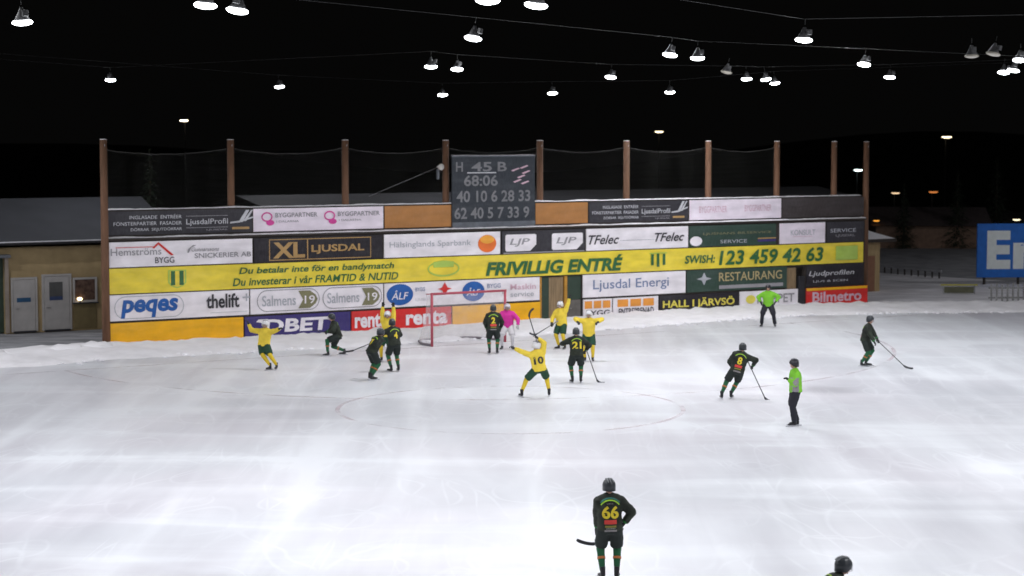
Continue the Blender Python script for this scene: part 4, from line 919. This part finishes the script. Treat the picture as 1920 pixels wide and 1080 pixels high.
    def decal(name, shape, m, parent=j, side=-1, off=.006):
        vs, fs = shape; out = []; bm = nb()
        for a_, b_ in vs:
            o_ = Pv + rt * a_ + up * b_ + fw * side * .6
            h_ = bvh.ray_cast(o_, fw * -side, 1.2)
            p_ = h_[0] if h_[0] is not None else Pv + rt * a_ + up * b_ + fw * side * .12
            out.append(bm.verts.new(p_ + fw * side * off))
        for f_ in fs:
            try: bm.faces.new([out[i] for i in f_])
            except ValueError: pass
        return mk(name, bm, m, parent)
    YP = mat('number_yellow', (.70, .55, .03), rough=.6); 
    if number:
        decal('number', shape_text(number, -.15 if len(number) > 1 else -.07, .15 if len(number) > 1 else .07, .15, .38, bold=.035), YP if team == 'dark' else mat('number_black', (.03, .03, .03)), off=.010)
    if patch:
        decal('sponsor_patch', shape_rect(-.11, .11, .055, .13, 6, 3), mat('patch_red', (.60, .05, .04)), off=.008)
        decal('sponsor_patch', shape_rect(-.10, .10, -.005, .030, 6, 2), mat('patch_olive', (.22, .20, .03)), off=.008)
        decal('sponsor_patch', shape_rect(-.11, .11, -.085, -.045, 6, 2), mat('patch_grey', (.24, .22, .22)), off=.008)
    if stripe or team == 'dark':
        decal('shoulder_stripe', arc_band(0, .28, .20, .022, 35, 145, 14, 1.0), mat('stripe_lime', (.34, .60, .04)), off=.009)
        if stripe:
            decal('shoulder_stripe', arc_band(0, .28, .235, .024, 40, 140, 14, .95), mat('stripe_teal', (.02, .16, .13)), off=.007)
            decal('lettering', shape_text('LJUSDAL', -.06, .06, .40, .43, bold=.01), mat('patch_grey', (.24, .22, .22)), off=.010)
            decal('lettering', shape_text('LJUSDAL BANDY', -.085, .085, -.035, -.015, bold=.01), mat('patch_white', (.5, .5, .5)), off=.011)
        for el, ha in ((elL, haL), (elR, haR)):
            d = (ha - el); c0 = el + d * .74; bm = nb(); tube(bm, [c0, c0 + d * .13], [.064, .060], 12, cap=False); mk('cuff', bm, mat('cuff_green', (.03, .20, .05)), j, smooth=True)
    if side_panel:      # grey panel wrapped round the flank and chest
        bm = nb(); vs, fs = shape_rect(-.03, .16, -.04, .36, 5, 8); out = []
        for a_, b_ in vs:
            h_ = bvh.ray_cast(Pv - rt * .7 + fw * a_ + up * b_ - fw * 0, rt, .75); out.append(bm.verts.new((h_[0] if h_[0] is not None else Pv - rt * .2 + fw * a_ + up * b_) - rt * .008))
        for f_ in fs: bm.faces.new([out[i] for i in f_])
        mk('side_panel', bm, mat('panel_grey', (.26, .23, .26)), j)
    # stick: lies in the hands, but is a thing of its own
    if stick:
        A, B, curl = Vector(stick[0]), Vector(stick[1]), Vector(stick[2]).normalized()
        Mw = Matrix.Translation(loc) @ Matrix.Rotation(R(face - 90), 4, 'Z') @ Matrix.Diagonal((scale, scale, scale, 1))
        A, B = Mw @ A, Mw @ B; curl = (Mw.to_3x3() @ curl).normalized()
        so = tag(empty('bandy_stick', B), sticklabel, 'bandy stick', 'bandy sticks held by the players')
        a = A - B; bm = nb(); tube(bm, [a, a * .5, Vector((0, 0, 0))], [.016, .015, .017], 8); mk('shaft', bm, mat('stick_dark', (.03, .03, .035), rough=.4), so, smooth=True)
        bm = nb(); tube(bm, [a, a * .80], .021, 8); mk('grip', bm, mat('grip_tape', (.30, .30, .30), rough=.8), so, smooth=True)
        dn = -a.normalized(); nrm = dn.cross(curl).normalized(); pts_ = []; R0 = .17
        for q in range(8):
            an = R(95) * q / 7; pts_.append(dn * R0 * math.sin(an) + curl * R0 * (1 - math.cos(an)) * 1.25)
        bm = nb(); tube(bm, pts_, [(.014, .022)] + [(.012, .034)] * 6 + [(.010, .026)], 8, side=nrm); mk('blade', bm, mat('blade_tape', (.04, .04, .045), rough=.8), so, smooth=True)
    return t, j

DK = 'players in black shirts and green socks'; YL = 'players in yellow shirts'
make_person(512, 693, 250, 'yellow', 'player in yellow leaning back with arms spread before the navy board', pelvis=(.38, -.08, .82), lf=-8, ls=-3, ankL=(-.10, -.05, .17), ankR=(.06, .12, .17),
    handL=(-.32, .10, 1.42), handR=(.90, .05, 1.56), poleL=(-.3, 0, -1), poleR=(.3, 0, -1), group=YL)
make_person(631, 667, 195, 'dark', 'player in black crouching wide, alone in front of the navy board', pelvis=(0, -.05, .72), lf=18, ankL=(-.10, .34, .17), ankR=(.14, -.30, .17), handL=(-.18, .36, .92), handR=(.16, .30, .86),
    group=DK, stick=((.16, .02, .78), (-.2, .58, .90), (0, 1, .3)), sticklabel='short looking stick held low by the crouching player before the navy board')
make_person(697, 712, 40, 'dark', 'player in black nearest the camera in the huddle left of the goal', pelvis=(0, 0, .92), lf=34, ankL=(-.12, .02, .17), ankR=(.13, -.08, .17), handL=(-.26, .60, 1.22), handR=(.02, .05, 1.20), number='7',
    group=DK, stick=((.06, .14, 1.26), (-.28, -.50, .98), (-.3, -.8, .1)), sticklabel='stick pointing left from the huddle left of the goal')
make_person(740, 697, 120, 'dark', 'player in black at the right side of the huddle left of the goal', pelvis=(0, 0, .95), lf=14, handL=(-.30, .42, 1.25), handR=(.15, .45, 1.2), number='4', group=DK)
make_person(722, 678, 255, 'yellow', 'player in yellow with both arms straight up inside the huddle', pelvis=(-.12, 0, .96), lf=2, handL=(-.34, .05, 2.08), handR=(.05, .05, 2.10), poleL=(-1, .2, 0), poleR=(1, .2, 0), group=YL)
make_person(925, 664, 92, 'dark', 'player in black seen from behind before the pink goalkeeper', pelvis=(0, 0, .96), lf=8, handL=(-.24, .26, .92), handR=(.26, .22, .92), number='2', patch=True, group=DK)
make_person(951, 656, 265, 'keeper', 'goalkeeper in a bright pink shirt and white padded trousers at the right goalpost', pelvis=(-.02, 0, .93), lf=14, ankL=(-.20, 0, .17), ankR=(.20, 0, .17), handL=(-.42, .24, .92), handR=(.36, .24, .9))
make_person(1053, 655, 235, 'yellow', 'player in yellow raising one arm in front of the timber gate', pelvis=(0, 0, .97), lf=6, handL=(-.38, .04, 1.98), handR=(.24, .30, .98), poleL=(-1, .1, -.1), group=YL,
    stick=((.0, .10, 1.12), (.52, .86, .62), (.3, .6, .5)), sticklabel='stick held out left by the yellow player at the gate')
make_person(1104, 678, 262, 'yellow', 'player in yellow hugging the black shirted player from the far side', pelvis=(0, 0, .98), lf=6, handL=(-.34, .30, 1.42), handR=(.36, .30, 1.42), poleL=(-1, 0, .3), poleR=(1, 0, .3), group=YL)
make_person(1081, 718, 95, 'dark', 'player in black seen from behind, hugged by a yellow player', pelvis=(0, 0, .94), lf=12, handL=(-.30, .36, 1.25), handR=(.32, .22, 1.02), number='21', patch=False, group=DK,
    stick=((.28, .16, 1.22), (.66, .05, .10), (.9, .0, .2)), sticklabel='stick with its blade on the ice right of the hugging pair')
make_person(1006, 744, 100, 'yellow', 'player in yellow striding wide with both arms up in the middle of the ice', pelvis=(.08, 0, .86), lf=2, ls=-9, ankL=(-.46, 0, .17), ankR=(.40, .06, .17),
    handL=(-.70, .10, 1.50), handR=(.04, .10, 1.80), poleL=(0, -.4, -1), poleR=(1, 0, .6), headyaw=40, number='10', kneeOut=.35, group=YL,
    stick=((.05, .11, 1.62), (-.20, .12, 2.42), (.8, 0, .5)), sticklabel='stick raised straight up by the striding yellow player')
make_person(1372, 748, 82, 'dark', 'player in black leaning right on the open ice beside the referee', pelvis=(.16, 0, .88), lf=14, ls=15, ankL=(-.30, -.05, .17), ankR=(-.02, .1, .17), handL=(.02, .30, .92), handR=(.62, .16, 1.0), number='8', patch=True, group=DK,
    stick=((.45, .10, 1.18), (.98, -.05, .08), (.9, 0, .15)), sticklabel='stick with its blade on the ice left of the standing referee')
make_person(1491, 799, 188, 'ref', 'referee in lime jacket and black trousers standing side on, one forearm bent', pelvis=(0, 0, 1.005), lf=2, ankL=(-.08, .05, .17), ankR=(.08, -.06, .17), handL=(-.08, .24, 1.30), handR=(.30, -.02, .92), poleL=(-.5, .2, -1), side_panel=True)
make_person(1440, 613, 258, 'ref', 'referee in lime jacket far off in front of the white board with a ball emblem', pelvis=(0, 0, .94), lf=5, ankL=(-.28, .0, .17), ankR=(.26, .05, .17), handL=(-.30, .06, 1.05), handR=(.30, .06, 1.02))
make_person(1623, 687, 335, 'dark', 'player in black standing alone at the right with stick held out', pelvis=(0, -.02, .93), lf=12, ankL=(-.10, .0, .17), ankR=(.10, -.10, .17), handL=(.02, .42, .92), handR=(.22, .36, .86), patch=True, group=DK,
    stick=((.0, .22, 1.08), (.18, 1.36, .12), (0, 1, .1)), sticklabel='stick held out to the right by the lone player at the right')
make_person(1143, 1087, 93, 'dark', 'large foreground player in black with yellow 66 on the back', pelvis=(0, 0, .97), lf=3, ls=-1, ankL=(-.13, 0, .17), ankR=(.13, 0, .17), handL=(-.20, .26, .80), handR=(.26, .08, 1.00), poleL=(-1, -.5, 0), poleR=(1, -.3, 0), headyaw=12,
    number='66', patch=True, stripe=True, group=DK, scale=1.06, stick=((.24, .26, .70), (-.22, .27, .60), (-.9, 0, .5)), sticklabel='stick held across the thighs by the foreground player 66')
make_person(1533, 1252, 12, 'dark', 'player in black whose helmet and hunched shoulders show at the bottom edge', pelvis=(0, 0, .92), lf=36, handL=(-.2, .5, .75), handR=(.2, .5, .75), group=DK)
